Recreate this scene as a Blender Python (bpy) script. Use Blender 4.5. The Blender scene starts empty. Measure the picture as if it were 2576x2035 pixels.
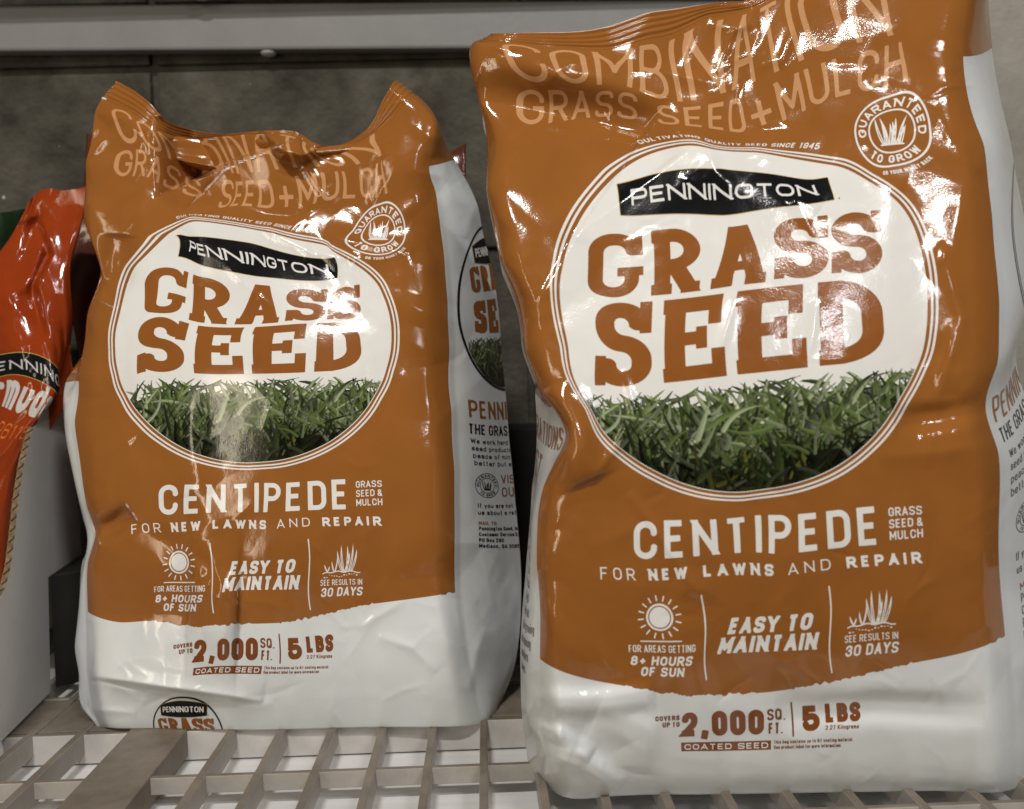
import bpy, math, random
import numpy as np
from mathutils import Vector, Matrix
random.seed(7)
SC = bpy.context.scene
COL = SC.collection
PI = math.pi

# ------------------------------------------------------------------ camera
W_SRC, H_SRC, F_SRC = 2576.0, 2035.0, 2231.0
CAM = np.array((0.0, 0.0, 0.274))
PITCH, YAW, ROLL = math.radians(3.26), math.radians(0.1), math.radians(1.35)
_f = np.array((math.sin(YAW)*math.cos(PITCH), math.cos(YAW)*math.cos(PITCH), -math.sin(PITCH)))
_r0 = np.array((math.cos(YAW), -math.sin(YAW), 0.0))
_u0 = np.cross(_r0, _f)
C_R = math.cos(ROLL)*_r0 - math.sin(ROLL)*_u0
C_U = math.cos(ROLL)*_u0 + math.sin(ROLL)*_r0
cd = bpy.data.cameras.new('camera'); cam = bpy.data.objects.new('camera', cd); COL.objects.link(cam)
m = Matrix.Identity(4)
for i in range(3):
    m[i][0] = C_R[i]; m[i][1] = C_U[i]; m[i][2] = -_f[i]; m[i][3] = CAM[i]
cam.matrix_world = m
cd.sensor_fit = 'HORIZONTAL'; cd.sensor_width = 36.0; cd.lens = 36.0*F_SRC/W_SRC
cd.clip_start = 0.02; cd.clip_end = 50
cd.dof.use_dof = True; cd.dof.focus_distance = 0.60; cd.dof.aperture_fstop = 6.5
SC.camera = cam

# ------------------------------------------------------------------ world and lamps
wd = bpy.data.worlds.new('World'); SC.world = wd; wd.use_nodes = True
bg = wd.node_tree.nodes['Background']; bg.inputs[0].default_value = (1.0, 0.95, 0.88, 1); bg.inputs[1].default_value = 0.05
def lamp(name, loc, target, sx, sy, power, color):
    l = bpy.data.lights.new(name, 'AREA'); l.shape = 'RECTANGLE'; l.size = sx; l.size_y = sy
    l.energy = power; l.color = color
    o = bpy.data.objects.new(name, l); COL.objects.link(o); o.location = loc
    d = Vector(target)-Vector(loc); o.rotation_euler = d.to_track_quat('-Z', 'Y').to_euler()
    return o
lamp('ceiling_tube_lamp', (-0.28, -1.12, 2.20), (0.0, 0.6, 0.2), 0.34, 0.08, 40, (1.0, 0.965, 0.92))
lamp('ceiling_tube_lamp', (0.95, -1.4, 1.40), (0.1, 0.6, 0.2), 0.24, 0.10, 6, (0.93, 0.96, 1.0))
lamp('ceiling_tube_lamp', (1.10, -1.6, 2.20), (0.0, 0.6, 0.2), 0.40, 0.08, 20, (1.0, 0.97, 0.94))
lamp('added_glare_lamp', (-1.40, -1.6, 0.45), (-0.2, 0.66, 0.15), 0.17, 2.2, 22, (1.0, 0.86, 0.66))  # added unseen source, placed for the cream glare on the left bag
SC.view_settings.view_transform = 'Standard'; SC.view_settings.look = 'None'
SC.view_settings.exposure = -0.16; SC.view_settings.gamma = 1.0

# ------------------------------------------------------------------ helpers
def ray(px, py):
    """direction(s) with y component 1 through source pixel(s)"""
    px = np.asarray(px, float); py = np.asarray(py, float)
    a = (px-W_SRC/2)/F_SRC; b = -(py-H_SRC/2)/F_SRC
    d = _f + a[..., None]*C_R + b[..., None]*C_U
    return d/d[..., 1:2]
def at(px, py, y):
    return CAM + ray(px, py)*np.asarray(y, float)[..., None]
def ground_y(px, py, z=0.0):
    r = ray(px, py); return (z-CAM[2])/r[..., 2]

def srgb(r, g, b):
    f = lambda c: (c/255/12.92) if c/255 <= 0.04045 else ((c/255+0.055)/1.055)**2.4
    return (f(r), f(g), f(b), 1)

def nodes_mat(name):
    mt = bpy.data.materials.new(name); mt.use_nodes = True
    nt = mt.node_tree; return mt, nt, nt.nodes['Principled BSDF']
def film_mat(name, col, rough=0.22, var=0.05, attr=None, spec=0.40, scuff=0.12):
    mt, nt, p = nodes_mat(name)
    tc = nt.nodes.new('ShaderNodeTexCoord')
    n1 = nt.nodes.new('ShaderNodeTexNoise'); n1.inputs['Scale'].default_value = 38; n1.inputs['Detail'].default_value = 5
    nt.links.new(tc.outputs['Object'], n1.inputs['Vector'])
    n2 = nt.nodes.new('ShaderNodeTexNoise'); n2.inputs['Scale'].default_value = 900; n2.inputs['Detail'].default_value = 2
    nt.links.new(tc.outputs['Object'], n2.inputs['Vector'])
    hsv = nt.nodes.new('ShaderNodeHueSaturation')
    mr = nt.nodes.new('ShaderNodeMapRange'); mr.inputs[1].default_value = 0.3; mr.inputs[2].default_value = 0.7
    mr.inputs[3].default_value = 1-var; mr.inputs[4].default_value = 1+var
    nt.links.new(n1.outputs['Fac'], mr.inputs[0]); nt.links.new(mr.outputs[0], hsv.inputs['Value'])
    if attr:
        at_ = nt.nodes.new('ShaderNodeAttribute'); at_.attribute_name = attr
        nt.links.new(at_.outputs['Color'], hsv.inputs['Color'])
    else:
        hsv.inputs['Color'].default_value = col
    nt.links.new(hsv.outputs['Color'], p.inputs['Base Color'])
    rr = nt.nodes.new('ShaderNodeMapRange'); rr.inputs[1].default_value = 0.3; rr.inputs[2].default_value = 0.75
    rr.inputs[3].default_value = rough*0.45; rr.inputs[4].default_value = rough*.8
    nt.links.new(n1.outputs['Fac'], rr.inputs[0]); nt.links.new(rr.outputs[0], p.inputs['Roughness'])
    p.inputs['Specular IOR Level'].default_value = spec
    bp = nt.nodes.new('ShaderNodeBump'); bp.inputs['Strength'].default_value = 0.08; bp.inputs['Distance'].default_value = 0.0006
    nt.links.new(n2.outputs['Fac'], bp.inputs['Height'])
    n3 = nt.nodes.new('ShaderNodeTexNoise'); n3.inputs['Scale'].default_value = 120; n3.inputs['Detail'].default_value = 3
    nt.links.new(tc.outputs['Object'], n3.inputs['Vector'])
    bp2 = nt.nodes.new('ShaderNodeBump'); bp2.inputs['Strength'].default_value = 0.05; bp2.inputs['Distance'].default_value = 0.002
    nt.links.new(n3.outputs['Fac'], bp2.inputs['Height']); nt.links.new(bp.outputs[0], bp2.inputs['Normal'])
    nt.links.new(bp2.outputs[0], p.inputs['Normal'])
    return mt
def rough_mat(name, c1, c2, scale, rough, bump=0.3, dist=0.003, spots=None, streak=None, spec=0.4):
    mt, nt, p = nodes_mat(name)
    tc = nt.nodes.new('ShaderNodeTexCoord'); mp = nt.nodes.new('ShaderNodeMapping')
    nt.links.new(tc.outputs['Object'], mp.inputs['Vector'])
    if streak: mp.inputs['Scale'].default_value = streak
    n1 = nt.nodes.new('ShaderNodeTexNoise'); n1.inputs['Scale'].default_value = scale; n1.inputs['Detail'].default_value = 9; n1.inputs['Roughness'].default_value = 0.65
    nt.links.new(mp.outputs[0], n1.inputs['Vector'])
    cr = nt.nodes.new('ShaderNodeValToRGB'); cr.color_ramp.elements[0].position = 0.32; cr.color_ramp.elements[1].position = 0.7
    cr.color_ramp.elements[0].color = c1; cr.color_ramp.elements[1].color = c2
    nt.links.new(n1.outputs['Fac'], cr.inputs[0])
    out = cr.outputs[0]
    if spots:
        v = nt.nodes.new('ShaderNodeTexVoronoi'); v.inputs['Scale'].default_value = spots[0]
        nt.links.new(tc.outputs['Object'], v.inputs['Vector'])
        lt = nt.nodes.new('ShaderNodeMath'); lt.operation = 'LESS_THAN'; lt.inputs[1].default_value = spots[1]
        nt.links.new(v.outputs['Distance'], lt.inputs[0])
        mx = nt.nodes.new('ShaderNodeMix'); mx.data_type = 'RGBA'; mx.inputs['B'].default_value = spots[2]
        nt.links.new(lt.outputs[0], mx.inputs['Factor']); nt.links.new(out, mx.inputs['A']); out = mx.outputs['Result']
    nt.links.new(out, p.inputs['Base Color'])
    p.inputs['Roughness'].default_value = rough; p.inputs['Specular IOR Level'].default_value = spec
    n2 = nt.nodes.new('ShaderNodeTexNoise'); n2.inputs['Scale'].default_value = scale*9; n2.inputs['Detail'].default_value = 6
    nt.links.new(tc.outputs['Object'], n2.inputs['Vector'])
    bp = nt.nodes.new('ShaderNodeBump'); bp.inputs['Strength'].default_value = bump; bp.inputs['Distance'].default_value = dist
    nt.links.new(n2.outputs['Fac'], bp.inputs['Height']); nt.links.new(bp.outputs[0], p.inputs['Normal'])
    return mt

M = {}
M['brown'] = film_mat('brown_film', (0.305, 0.112, 0.023, 1), 0.18)
M['white'] = film_mat('white_film', (0.73, 0.76, 0.765, 1), 0.20, 0.03)
M['ink_white'] = film_mat('white_ink', (0.80, 0.79, 0.76, 1), 0.22, 0.02)
M['ink_brown'] = film_mat('brown_ink', (0.285, 0.098, 0.020, 1), 0.20)
M['ink_pale'] = film_mat('pale_ink', (0.56, 0.29, 0.13, 1), 0.22)
M['ink_dark'] = film_mat('dark_brown_ink', (0.22, 0.065, 0.014, 1), 0.22)
M['ink_black'] = film_mat('black_ink', (0.008, 0.008, 0.009, 1), 0.22)
M['ink_gold'] = film_mat('gold_ink', (0.60, 0.42, 0.12, 1), 0.22)
M['picture'] = film_mat('printed_picture', None, 0.22, 0.02, attr='ink')
M['orange'] = film_mat('orange_film', (0.30, 0.042, 0.007, 1), 0.22)
M['green'] = film_mat('green_film', (0.004, 0.015, 0.003, 1), 0.45, 0.6)
M['plum'] = film_mat('dark_film', (0.10, 0.030, 0.018, 1), 0.15)
M['ink_grey'] = film_mat('grey_ink', (0.6, 0.58, 0.55, 1), 0.25)
M['ink_dull'] = film_mat('dull_orange_ink', (0.65, 0.17, 0.03, 1), 0.25)
M['concrete'] = rough_mat('shaded_concrete_block', (0.016, 0.014, 0.010, 1), (0.115, 0.104, 0.080, 1), 11.0, 0.95, 0.6, 0.006, (26, 0.045, (0.45, 0.43, 0.38, 1)))  # the wall's shade is put into this dark concrete colour
M['pillar'] = rough_mat('concrete', (0.26, 0.235, 0.20, 1), (0.40, 0.37, 0.32, 1), 10, 0.95, 0.5, 0.004, (20, 0.10, (0.16, 0.14, 0.115, 1)))
M['beam'] = rough_mat('grey_paint', (0.19, 0.187, 0.183, 1), (0.225, 0.222, 0.215, 1), 14, 0.45, 0.15, 0.001)
M['underside'] = rough_mat('grey_brown_paint', (0.16, 0.145, 0.13, 1), (0.21, 0.19, 0.17, 1), 14, 0.6, 0.15, 0.001)
M['flange'] = rough_mat('lit_pale_plastic', (0.50, 0.47, 0.44, 1), (0.64, 0.61, 0.575, 1), 24, 0.42, 0.3, 0.0012)  # brighter than grate: frontal light on this rail put into the colour
M['grate_top'] = rough_mat('shade_tan_plastic', (0.15, 0.122, 0.092, 1), (0.27, 0.23, 0.185, 1), 24, 0.5, 0.3, 0.0012)  # dimmer light on upper faces put into the colour; strap and plate reuse it
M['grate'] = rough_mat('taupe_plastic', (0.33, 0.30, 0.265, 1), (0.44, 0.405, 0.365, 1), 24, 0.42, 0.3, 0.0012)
M['lower'] = rough_mat('white_laminate', (0.78, 0.77, 0.755, 1), (0.86, 0.85, 0.84, 1), 22, 0.35, 0.15, 0.0008, streak=(0.5, 6, 1))
M['card'] = rough_mat('white_cardboard', (0.80, 0.785, 0.76, 1), (0.87, 0.855, 0.83, 1), 20, 0.75, 0.2, 0.001)
M['kraft'] = rough_mat('kraft_cardboard', (0.13, 0.085, 0.045, 1), (0.30, 0.215, 0.125, 1), 90, 0.9, 0.4, 0.002)
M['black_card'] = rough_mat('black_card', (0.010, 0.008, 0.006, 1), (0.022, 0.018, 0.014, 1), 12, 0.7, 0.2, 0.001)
M['rivet'] = rough_mat('bare_steel', (0.55, 0.55, 0.55, 1), (0.65, 0.65, 0.65, 1), 30, 0.3, 0.1, 0.001)

def empty(name, loc, label, cat, group=None):
    o = bpy.data.objects.new(name, None); COL.objects.link(o); o.location = loc; o.empty_display_size = 0.02
    o['label'] = label; o['category'] = cat
    if group: o['group'] = group
    return o
def tag(o, label, cat, group=None):
    o['label'] = label; o['category'] = cat
    if group: o['group'] = group
    return o
def link(name, me, mats, parent=None, smooth=True):
    for k in mats: me.materials.append(M[k])
    o = bpy.data.objects.new(name, me); COL.objects.link(o)
    if parent is not None:
        o.parent = parent
        base = parent
        off = Vector((0, 0, 0))
        while base is not None: off += base.location; base = base.parent
        me.transform(Matrix.Translation(-off))
    if smooth: me.polygons.foreach_set('use_smooth', [True]*len(me.polygons))
    return o
def mesh_py(name, verts, faces, mats, parent=None, smooth=False, bevel=0, matidx=None):
    me = bpy.data.meshes.new(name); me.from_pydata([tuple(map(float, v)) for v in verts], [], faces); me.update()
    if matidx is not None: me.polygons.foreach_set('material_index', matidx)
    o = link(name, me, mats, parent, smooth)
    if bevel:
        b = o.modifiers.new('bevel', 'BEVEL'); b.width = bevel; b.segments = 2; b.limit_method = 'ANGLE'
    return o
class Boxes:
    def __init__(s): s.v = []; s.f = []
    def hexa(s, p):
        n = len(s.v); s.v += [tuple(q) for q in p]
        for a in ((0, 3, 2, 1), (4, 5, 6, 7), (0, 1, 5, 4), (1, 2, 6, 5), (2, 3, 7, 6), (3, 0, 4, 7)):
            s.f.append(tuple(n+i for i in a))
    def box(s, x0, x1, y0, y1, z0, z1):
        s.hexa([(x0, y0, z0), (x1, y0, z0), (x1, y1, z0), (x0, y1, z0), (x0, y0, z1), (x1, y0, z1), (x1, y1, z1), (x0, y1, z1)])

# ------------------------------------------------------------------ noise
def vnoise(x, y, seed):
    rs = np.random.RandomState(seed); T = rs.rand(256, 256)*2-1
    xi = np.floor(x).astype(int); yi = np.floor(y).astype(int); fx = x-xi; fy = y-yi
    fx = fx*fx*fx*(fx*(fx*6-15)+10); fy = fy*fy*fy*(fy*(fy*6-15)+10)
    g = lambda a, b: T[a & 255, b & 255]
    return (g(xi, yi)*(1-fx)+g(xi+1, yi)*fx)*(1-fy)+(g(xi, yi+1)*(1-fx)+g(xi+1, yi+1)*fx)*fy
def sstep(a, b, x):
    t = np.clip((x-a)/(b-a), 0, 1); return t*t*(3-2*t)

# ------------------------------------------------------------------ stroke lettering (signed distance)
def R_(x, y, r=1.0): return (x, y, r)
GL = {
'A': (1.05, [[(0, 0), (.5, 1), (1, 0)], [(.2, .28), (.8, .28)]]),
'B': (1, [[(0, 1), R_(.92, 1), R_(.92, .53), (0, .53)], [(0, .53), R_(1, .53), R_(1, 0), (0, 0)], [(0, 0), (0, 1)]]),
'C': (1, [[(1, .7), R_(1, 1), R_(0, 1), R_(0, 0), R_(1, 0), (1, .3)]]),
'D': (1, [[(0, 0), (0, 1), R_(1, 1), R_(1, 0), (0, 0), (0, .2)]]),
'E': (.86, [[(1, 1), (0, 1), (0, 0), (1, 0)], [(0, .52), (.88, .52)]]),
'F': (.84, [[(1, 1), (0, 1), (0, 0)], [(0, .5), (.88, .5)]]),
'G': (1, [[(1, .7), R_(1, 1), R_(0, 1), R_(0, 0), R_(1, 0), (1, .46), (.55, .46)]]),
'H': (1, [[(0, 0), (0, 1)], [(1, 0), (1, 1)], [(0, .51), (1, .51)]]),
'I': (0, [[(.5, 0), (.5, 1)]]),
'J': (.8, [[(1, 1), R_(1, 0), R_(0, 0), (0, .3)]]),
'K': (1, [[(0, 0), (0, 1)], [(1, 1), (.05, .42)], [(.35, .6), (1, 0)]]),
'L': (.82, [[(0, 1), (0, 0), (1, 0)]]),
'M': (1.25, [[(0, 0), (0, 1), (.5, .25), (1, 1), (1, 0)]]),
'N': (1.04, [[(0, 0), (0, 1), (1, 0), (1, 1)]]),
'O': (1, [[(0, .5), R_(0, 1), R_(1, 1), R_(1, 0), R_(0, 0), (0, .5), (0, .55)]]),
'P': (.98, [[(0, 0), (0, 1), R_(1, 1), R_(1, .44), (0, .44)]]),
'Q': (1, [[(0, .5), R_(0, 1), R_(1, 1), R_(1, 0), R_(0, 0), (0, .5), (0, .55)], [(.6, .25), (1.05, -.05)]]),
'R': (1, [[(0, 0), (0, 1), R_(1, 1), R_(1, .46), (0, .46)], [(.5, .46), (1, 0)]]),
'S': (1, [[(1, .84), R_(1, 1), R_(0, 1), R_(0, .53), R_(1, .47), R_(1, 0), R_(0, 0), (0, .16)]]),
'T': (.95, [[(0, 1), (1, 1)], [(.5, 1), (.5, 0)]]),
'U': (1, [[(0, 1), R_(0, 0), R_(1, 0), (1, 1)]]),
'V': (1.02, [[(0, 1), (.5, 0), (1, 1)]]),
'W': (1.5, [[(0, 1), (.25, 0), (.5, .95), (.75, 0), (1, 1)]]),
'X': (1, [[(0, 0), (1, 1)], [(0, 1), (1, 0)]]),
'Y': (1, [[(0, 1), (.5, .45), (1, 1)], [(.5, .5), (.5, 0)]]),
'Z': (.95, [[(0, 1), (1, 1), (0, 0), (1, 0)]]),
'0': (1, [[(0, .5), R_(0, 1), R_(1, 1), R_(1, 0), R_(0, 0), (0, .5), (0, .55)]]),
'1': (.5, [[(0, .78), (.6, 1), (.6, 0)]]),
'2': (1, [[(0, .7), R_(0, 1), R_(1, 1), R_(1, .55, .6), (0, 0), (1, 0)]]),
'3': (1, [[(0, .76), R_(0, 1), R_(.95, 1), R_(.95, .53), (.4, .53)], [(.4, .53), R_(1, .53), R_(1, 0), R_(0, 0), (0, .25)]]),
'4': (1, [[(.75, 0), (.75, 1), (0, .28), (1, .28)]]),
'5': (1, [[(.95, 1), (.06, 1), (.02, .55), R_(1, .63), R_(1, 0), R_(0, 0), (0, .20)]]),
'6': (1, [[(1, .75), R_(1, 1), R_(0, 1), R_(0, 0), R_(1, 0), R_(1, .55), (.1, .55)]]),
'7': (.95, [[(0, 1), (1, 1), (.35, 0)]]),
'8': (1, [[(.5, .53), R_(.05, .53), R_(.05, 1), R_(.95, 1), R_(.95, .53), R_(0, .53), R_(0, 0), R_(1, 0), R_(1, .53), (.5, .53)]]),
'9': (1, [[(.9, .45), R_(0, .45), R_(0, 1), R_(1, 1), R_(1, 0), R_(0, 0), (0, .25)]]),
'+': (1.0, [[(-.04, .42), (1.04, .42)], [(.5, .04), (.5, .80)]]),
'&': (1, [[(1, 0), (.1, .72), R_(.1, 1), R_(.75, 1), R_(.75, .62), R_(0, .45), R_(0, 0), R_(.75, 0), (1, .42)]]),
'.': (0, [[(.5, 0), (.5, .03)]]), ',': (.24, [[(.85, .14), (.0, -.34)]]), ':': (0, [[(.5, 0), (.5, .05)], [(.5, .5), (.5, .55)]]),
'%': (1.2, [[(.1, 0), (.9, 1)], [(.1, .8), (.1, .95)], [(.9, .05), (.9, .2)]]),
'a': (.8, [[(0, .62), R_(0, .7), R_(.95, .7), (.95, 0)], [(.95, .4), R_(0, .4), R_(0, 0), R_(.95, 0), (.95, .3)]]),
'b': (.8, [[(0, 1), (0, 0), R_(1, 0), R_(1, .7), (0, .7)]]),
'c': (.75, [[(1, .5), R_(1, .7), R_(0, .7), R_(0, 0), R_(1, 0), (1, .2)]]),
'd': (.8, [[(1, 1), (1, 0), R_(0, 0), R_(0, .7), (1, .7)]]),
'e': (.8, [[(0, .36), (1, .36), R_(1, .7), R_(0, .7), R_(0, 0), R_(1, 0), (1, .12)]]),
'f': (.5, [[(1, 1), R_(.4, 1), (.4, 0)], [(0, .68), (1, .68)]]),
'g': (.8, [[(1, .1), R_(0, .1), R_(0, .7), (1, .7), R_(1, -.25), R_(0, -.25), (0, -.15)]]),
'h': (.8, [[(0, 0), (0, 1)], [(0, .7), R_(1, .7), (1, 0)]]),
'i': (0, [[(.5, 0), (.5, .68)], [(.5, .92), (.5, 1)]]), 'j': (.2, [[(.5, -.2), (.5, .68)]]),
'k': (.8, [[(0, 0), (0, 1)], [(1, .7), (.1, .32)], [(.4, .42), (1, 0)]]),
'l': (0, [[(.5, 0), (.5, 1)]]),
'm': (1.25, [[(0, 0), (0, .7), R_(.5, .7), (.5, 0)], [(.5, .7), R_(1, .7), (1, 0)]]),
'n': (.8, [[(0, 0), (0, .7), R_(1, .7), (1, 0)]]),
'o': (.8, [[(0, .3), R_(0, .7), R_(1, .7), R_(1, 0), R_(0, 0), (0, .3), (0, .35)]]),
'p': (.8, [[(0, -.3), (0, .7), R_(1, .7), R_(1, 0), (0, 0)]]),
'q': (.8, [[(1, -.3), (1, .7), R_(0, .7), R_(0, 0), (1, 0)]]),
'r': (.5, [[(0, 0), (0, .7), R_(1, .7), (1, .55)]]),
's': (.7, [[(1, .52), R_(1, .7), R_(0, .7), R_(0, .38), R_(1, .34), R_(1, 0), R_(0, 0), (0, .18)]]),
't': (.5, [[(.4, 1), R_(.4, 0), (1, 0)], [(0, .7), (1, .7)]]),
'u': (.8, [[(0, .7), R_(0, 0), R_(1, 0), (1, .7)]]),
'v': (.8, [[(0, .7), (.5, 0), (1, .7)]]), 'w': (1.2, [[(0, .7), (.25, 0), (.5, .65), (.75, 0), (1, .7)]]),
'x': (.8, [[(0, 0), (1, .7)], [(0, .7), (1, 0)]]), 'y': (.8, [[(0, .7), (.5, .05)], [(1, .7), (.35, -.3)]]),
'z': (.7, [[(0, .7), (1, .7), (0, 0), (1, 0)]]),
}
# slab lettering: stroke, relative weight
SLAB = {
'G': (1.06, [([(.90, .80), R_(.84, 1), R_(0, 1), R_(0, 0), R_(.88, 0), (.88, .40)], .90), ([(.52, .40), (1.12, .40)], .72), ([(.98, .68), (.98, 1.03)], .52)]),
'R': (1.14, [([(.22, 0), (.22, 1)], 1.0), ([(-.02, 1.0), R_(.90, 1), R_(.90, .45), (.20, .45)], .98), ([(-.02, 0), (.46, 0)], .88), ([(.50, .45), (.84, 0)], 1.05), ([(.66, 0), (1.08, 0)], .88)]),
'A': (1.26, [([(.17, 0), (.44, 1)], 1.0), ([(.83, 0), (.56, 1)], 1.05), ([(.28, .29), (.72, .29)], .80), ([(-.03, 0), (.38, 0)], .88), ([(.62, 0), (1.03, 0)], .88)]),
'S': (1.0, [([(.90, .76), R_(.82, 1), R_(.02, 1), R_(.02, .55), R_(.98, .48), R_(.98, 0), R_(.14, 0), (.10, .24)], 1.0), ([(.97, .64), (.97, 1.03)], .60), ([(.02, -.03), (.02, .36)], .60)]),
'E': (1.14, [([(.22, 0), (.22, 1)], 1.0), ([(-.02, 1), (.96, 1)], .92), ([(-.02, 0), (1.0, 0)], .92), ([(.18, .51), (.70, .51)], .84), ([(.96, .68), (.96, 1)], .60), ([(1.01, 0), (1.01, .34)], .60), ([(.73, .36), (.73, .66)], .52)]),
'D': (1.18, [([(.22, 0), (.22, 1)], 1.0), ([(-.02, 1), R_(.98, 1), R_(.98, 0), (-.02, 0)], 1.0)]),
}
def round_path(pts, rad):
    out = []; sharp = []
    n = len(pts)
    P = [np.array(p[:2], float) for p in pts]; rr = [p[2] if len(p) > 2 else 0 for p in pts]
    seg = [np.linalg.norm(P[i+1]-P[i]) for i in range(n-1)]
    for i in range(n):
        if i in (0, n-1) or rr[i] == 0: out.append(P[i]); sharp.append(0 < i < n-1); continue
        lim = min(seg[i-1]*(1.0 if i-1 == 0 or rr[i-1] == 0 else 0.5), seg[i]*(1.0 if i+1 == n-1 or rr[i+1] == 0 else 0.5))
        r = min(rr[i]*rad, lim)
        a = P[i]+(P[i-1]-P[i])/max(seg[i-1], 1e-9)*r; b = P[i]+(P[i+1]-P[i])/max(seg[i], 1e-9)*r
        for k in range(10):
            t = k/9; w = 0.75   # conic towards the circle
            q = ((1-t)**2*a+2*w*t*(1-t)*P[i]+t*t*b)/((1-t)**2+2*w*t*(1-t)+t*t); out.append(q); sharp.append(False)
    return out, sharp
def stroke_sdf(X, Y, path, t, H, ext=True):
    path, sharp = path
    D = np.full(X.shape, 1e9); n = len(path)
    atend = lambda p: p[1] < t*.55 or p[1] > H-t*.55
    for i in range(n-1):
        a = path[i].copy(); b = path[i+1].copy()
        d = b-a; L = np.linalg.norm(d)
        if L < 1e-9: continue
        d = d/L
        first, last = i == 0, i == n-2
        axial = max(abs(d[0]), abs(d[1])) > .995
        ba = bb = False                       # butt at a / b
        if first:
            ba = True
            if ext and abs(d[1]) > .5 and atend(a): a = a-d*t; L += t
        elif sharp[i]:
            if axial: a = a-d*t/2; L += t/2; ba = True
            elif ext and abs(d[1]) > .5 and atend(a): a = a-d*t; L += t; ba = True
        if last:
            bb = True
            if ext and abs(d[1]) > .5 and atend(b): L += t
        elif sharp[i+1]:
            if axial: L += t/2; bb = True
            elif ext and abs(d[1]) > .5 and atend(b): L += t; bb = True
        px = X-a[0]; py = Y-a[1]
        s = px*d[0]+py*d[1]; q = np.abs(-px*d[1]+py*d[0])
        sc = np.clip(s, 0, L)
        dist = np.hypot(s-sc, q)-t/2
        if ba: dist = np.maximum(dist, -s)
        if bb: dist = np.maximum(dist, s-L)
        D = np.minimum(D, dist)
    return D
def text_sdf(X, Y, text, W, H, t, gap=0.35, space=0.7, shear=0.0, slab=False, rr=1.0):
    """text fitted into 0..W by 0..H"""
    G = SLAB if slab else GL
    X = X-shear*(Y-H/2)
    if slab: Y = Y*1.4; H = H*1.4
    glw = []
    for ch in text:
        if ch == ' ': glw.append(None)
        else: glw.append(G[ch][0])
    nfix = sum(t for w in glw if w is not None)
    units = sum((w if w is not None else space) for w in glw)+gap*(len(text)-1)
    k = (W-nfix)/units
    D = np.full(X.shape, 1e9); x = 0.0
    for ch, w in zip(text, glw):
        if w is None: x += space*k+gap*k; continue
        gw = w*k+t
        msk = (X > x-t-.1*H) & (X < x+gw+t+.1*H) & (Y > -.5*H) & (Y < H+t)
        if msk.any():
            xs = X[msk]-x; ys = Y[msk]; d = np.full(xs.shape, 1e9)
            for st in G[ch][1]:
                pts, tm = st if slab else (st, 1.0)
                tt = t*tm; iw = gw-tt; ih = H-tt
                pp = [((p[0]*iw+tt/2, p[1]*ih+tt/2)+tuple(p[2:])) for p in pts]
                path = round_path(pp, rr*0.5*min(iw*1.0, ih))
                low = min(p[1] for p in pts) < 0
                ds = stroke_sdf(xs, ys, path, tt, H, ext=not low)
                if not low: ds = np.maximum(ds, np.maximum(-ys, ys-H))
                d = np.minimum(d, ds)
            D[msk] = np.minimum(D[msk], d)
        x += gw+gap*k
    return D
def poly_sdf(X, Y, pts):
    """convex or concave polygon signed distance"""
    P = np.array(pts, float); D = np.full(X.shape, 1e9); ins = np.zeros(X.shape, bool)
    for i in range(len(P)):
        a = P[i]; b = P[(i+1) % len(P)]; e = b-a
        s = np.clip(((X-a[0])*e[0]+(Y-a[1])*e[1])/max(e@e, 1e-12), 0, 1)
        D = np.minimum(D, np.hypot(X-a[0]-s*e[0], Y-a[1]-s*e[1]))
        c = ((a[1] > Y) != (b[1] > Y)); 
        xx = a[0]+(Y-a[1])*(e[0])/(e[1] if abs(e[1]) > 1e-12 else 1e-12)
        ins ^= c & (X < xx)
    return np.where(ins, -D, D)
def ell_sdf(X, Y, a, b, n=2.4):
    k = (np.abs(X/a)**n+np.abs(Y/b)**n)**(1/n); return (k-1)*min(a, b)
def seg_sdf(X, Y, x0, y0, x1, y1, t, butt=True):
    L = math.hypot(x1-x0, y1-y0); dx, dy = (x1-x0)/L, (y1-y0)/L
    s = (X-x0)*dx+(Y-y0)*dy; q = np.abs(-(X-x0)*dy+(Y-y0)*dx)
    if butt: return np.maximum(q-t/2, np.maximum(-s, s-L))
    return np.hypot(s-np.clip(s, 0, L), q)-t/2
def leaf_sdf(X, Y, x0, y0, x1, y1, bend, w):
    """pointed blade: tapered bent stroke"""
    D = np.full(X.shape, 1e9); n = 10
    mx, my = (x0+x1)/2-(y1-y0)*bend, (y0+y1)/2+(x1-x0)*bend
    for i in range(n+1):
        t = i/n; px = (1-t)**2*x0+2*t*(1-t)*mx+t*t*x1; py = (1-t)**2*y0+2*t*(1-t)*my+t*t*y1
        r = w*(0.55+0.9*t-1.45*t*t)+0.02*w
        if i:
            for k in range(1, 4):
                f = k/3; D = np.minimum(D, np.hypot(X-(qx+(px-qx)*f), Y-(qy+(py-qy)*f))-(qr+(r-qr)*f))
        else: D = np.minimum(D, np.hypot(X-px, Y-py)-r)
        qx, qy, qr = px, py, r
    return D

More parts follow.
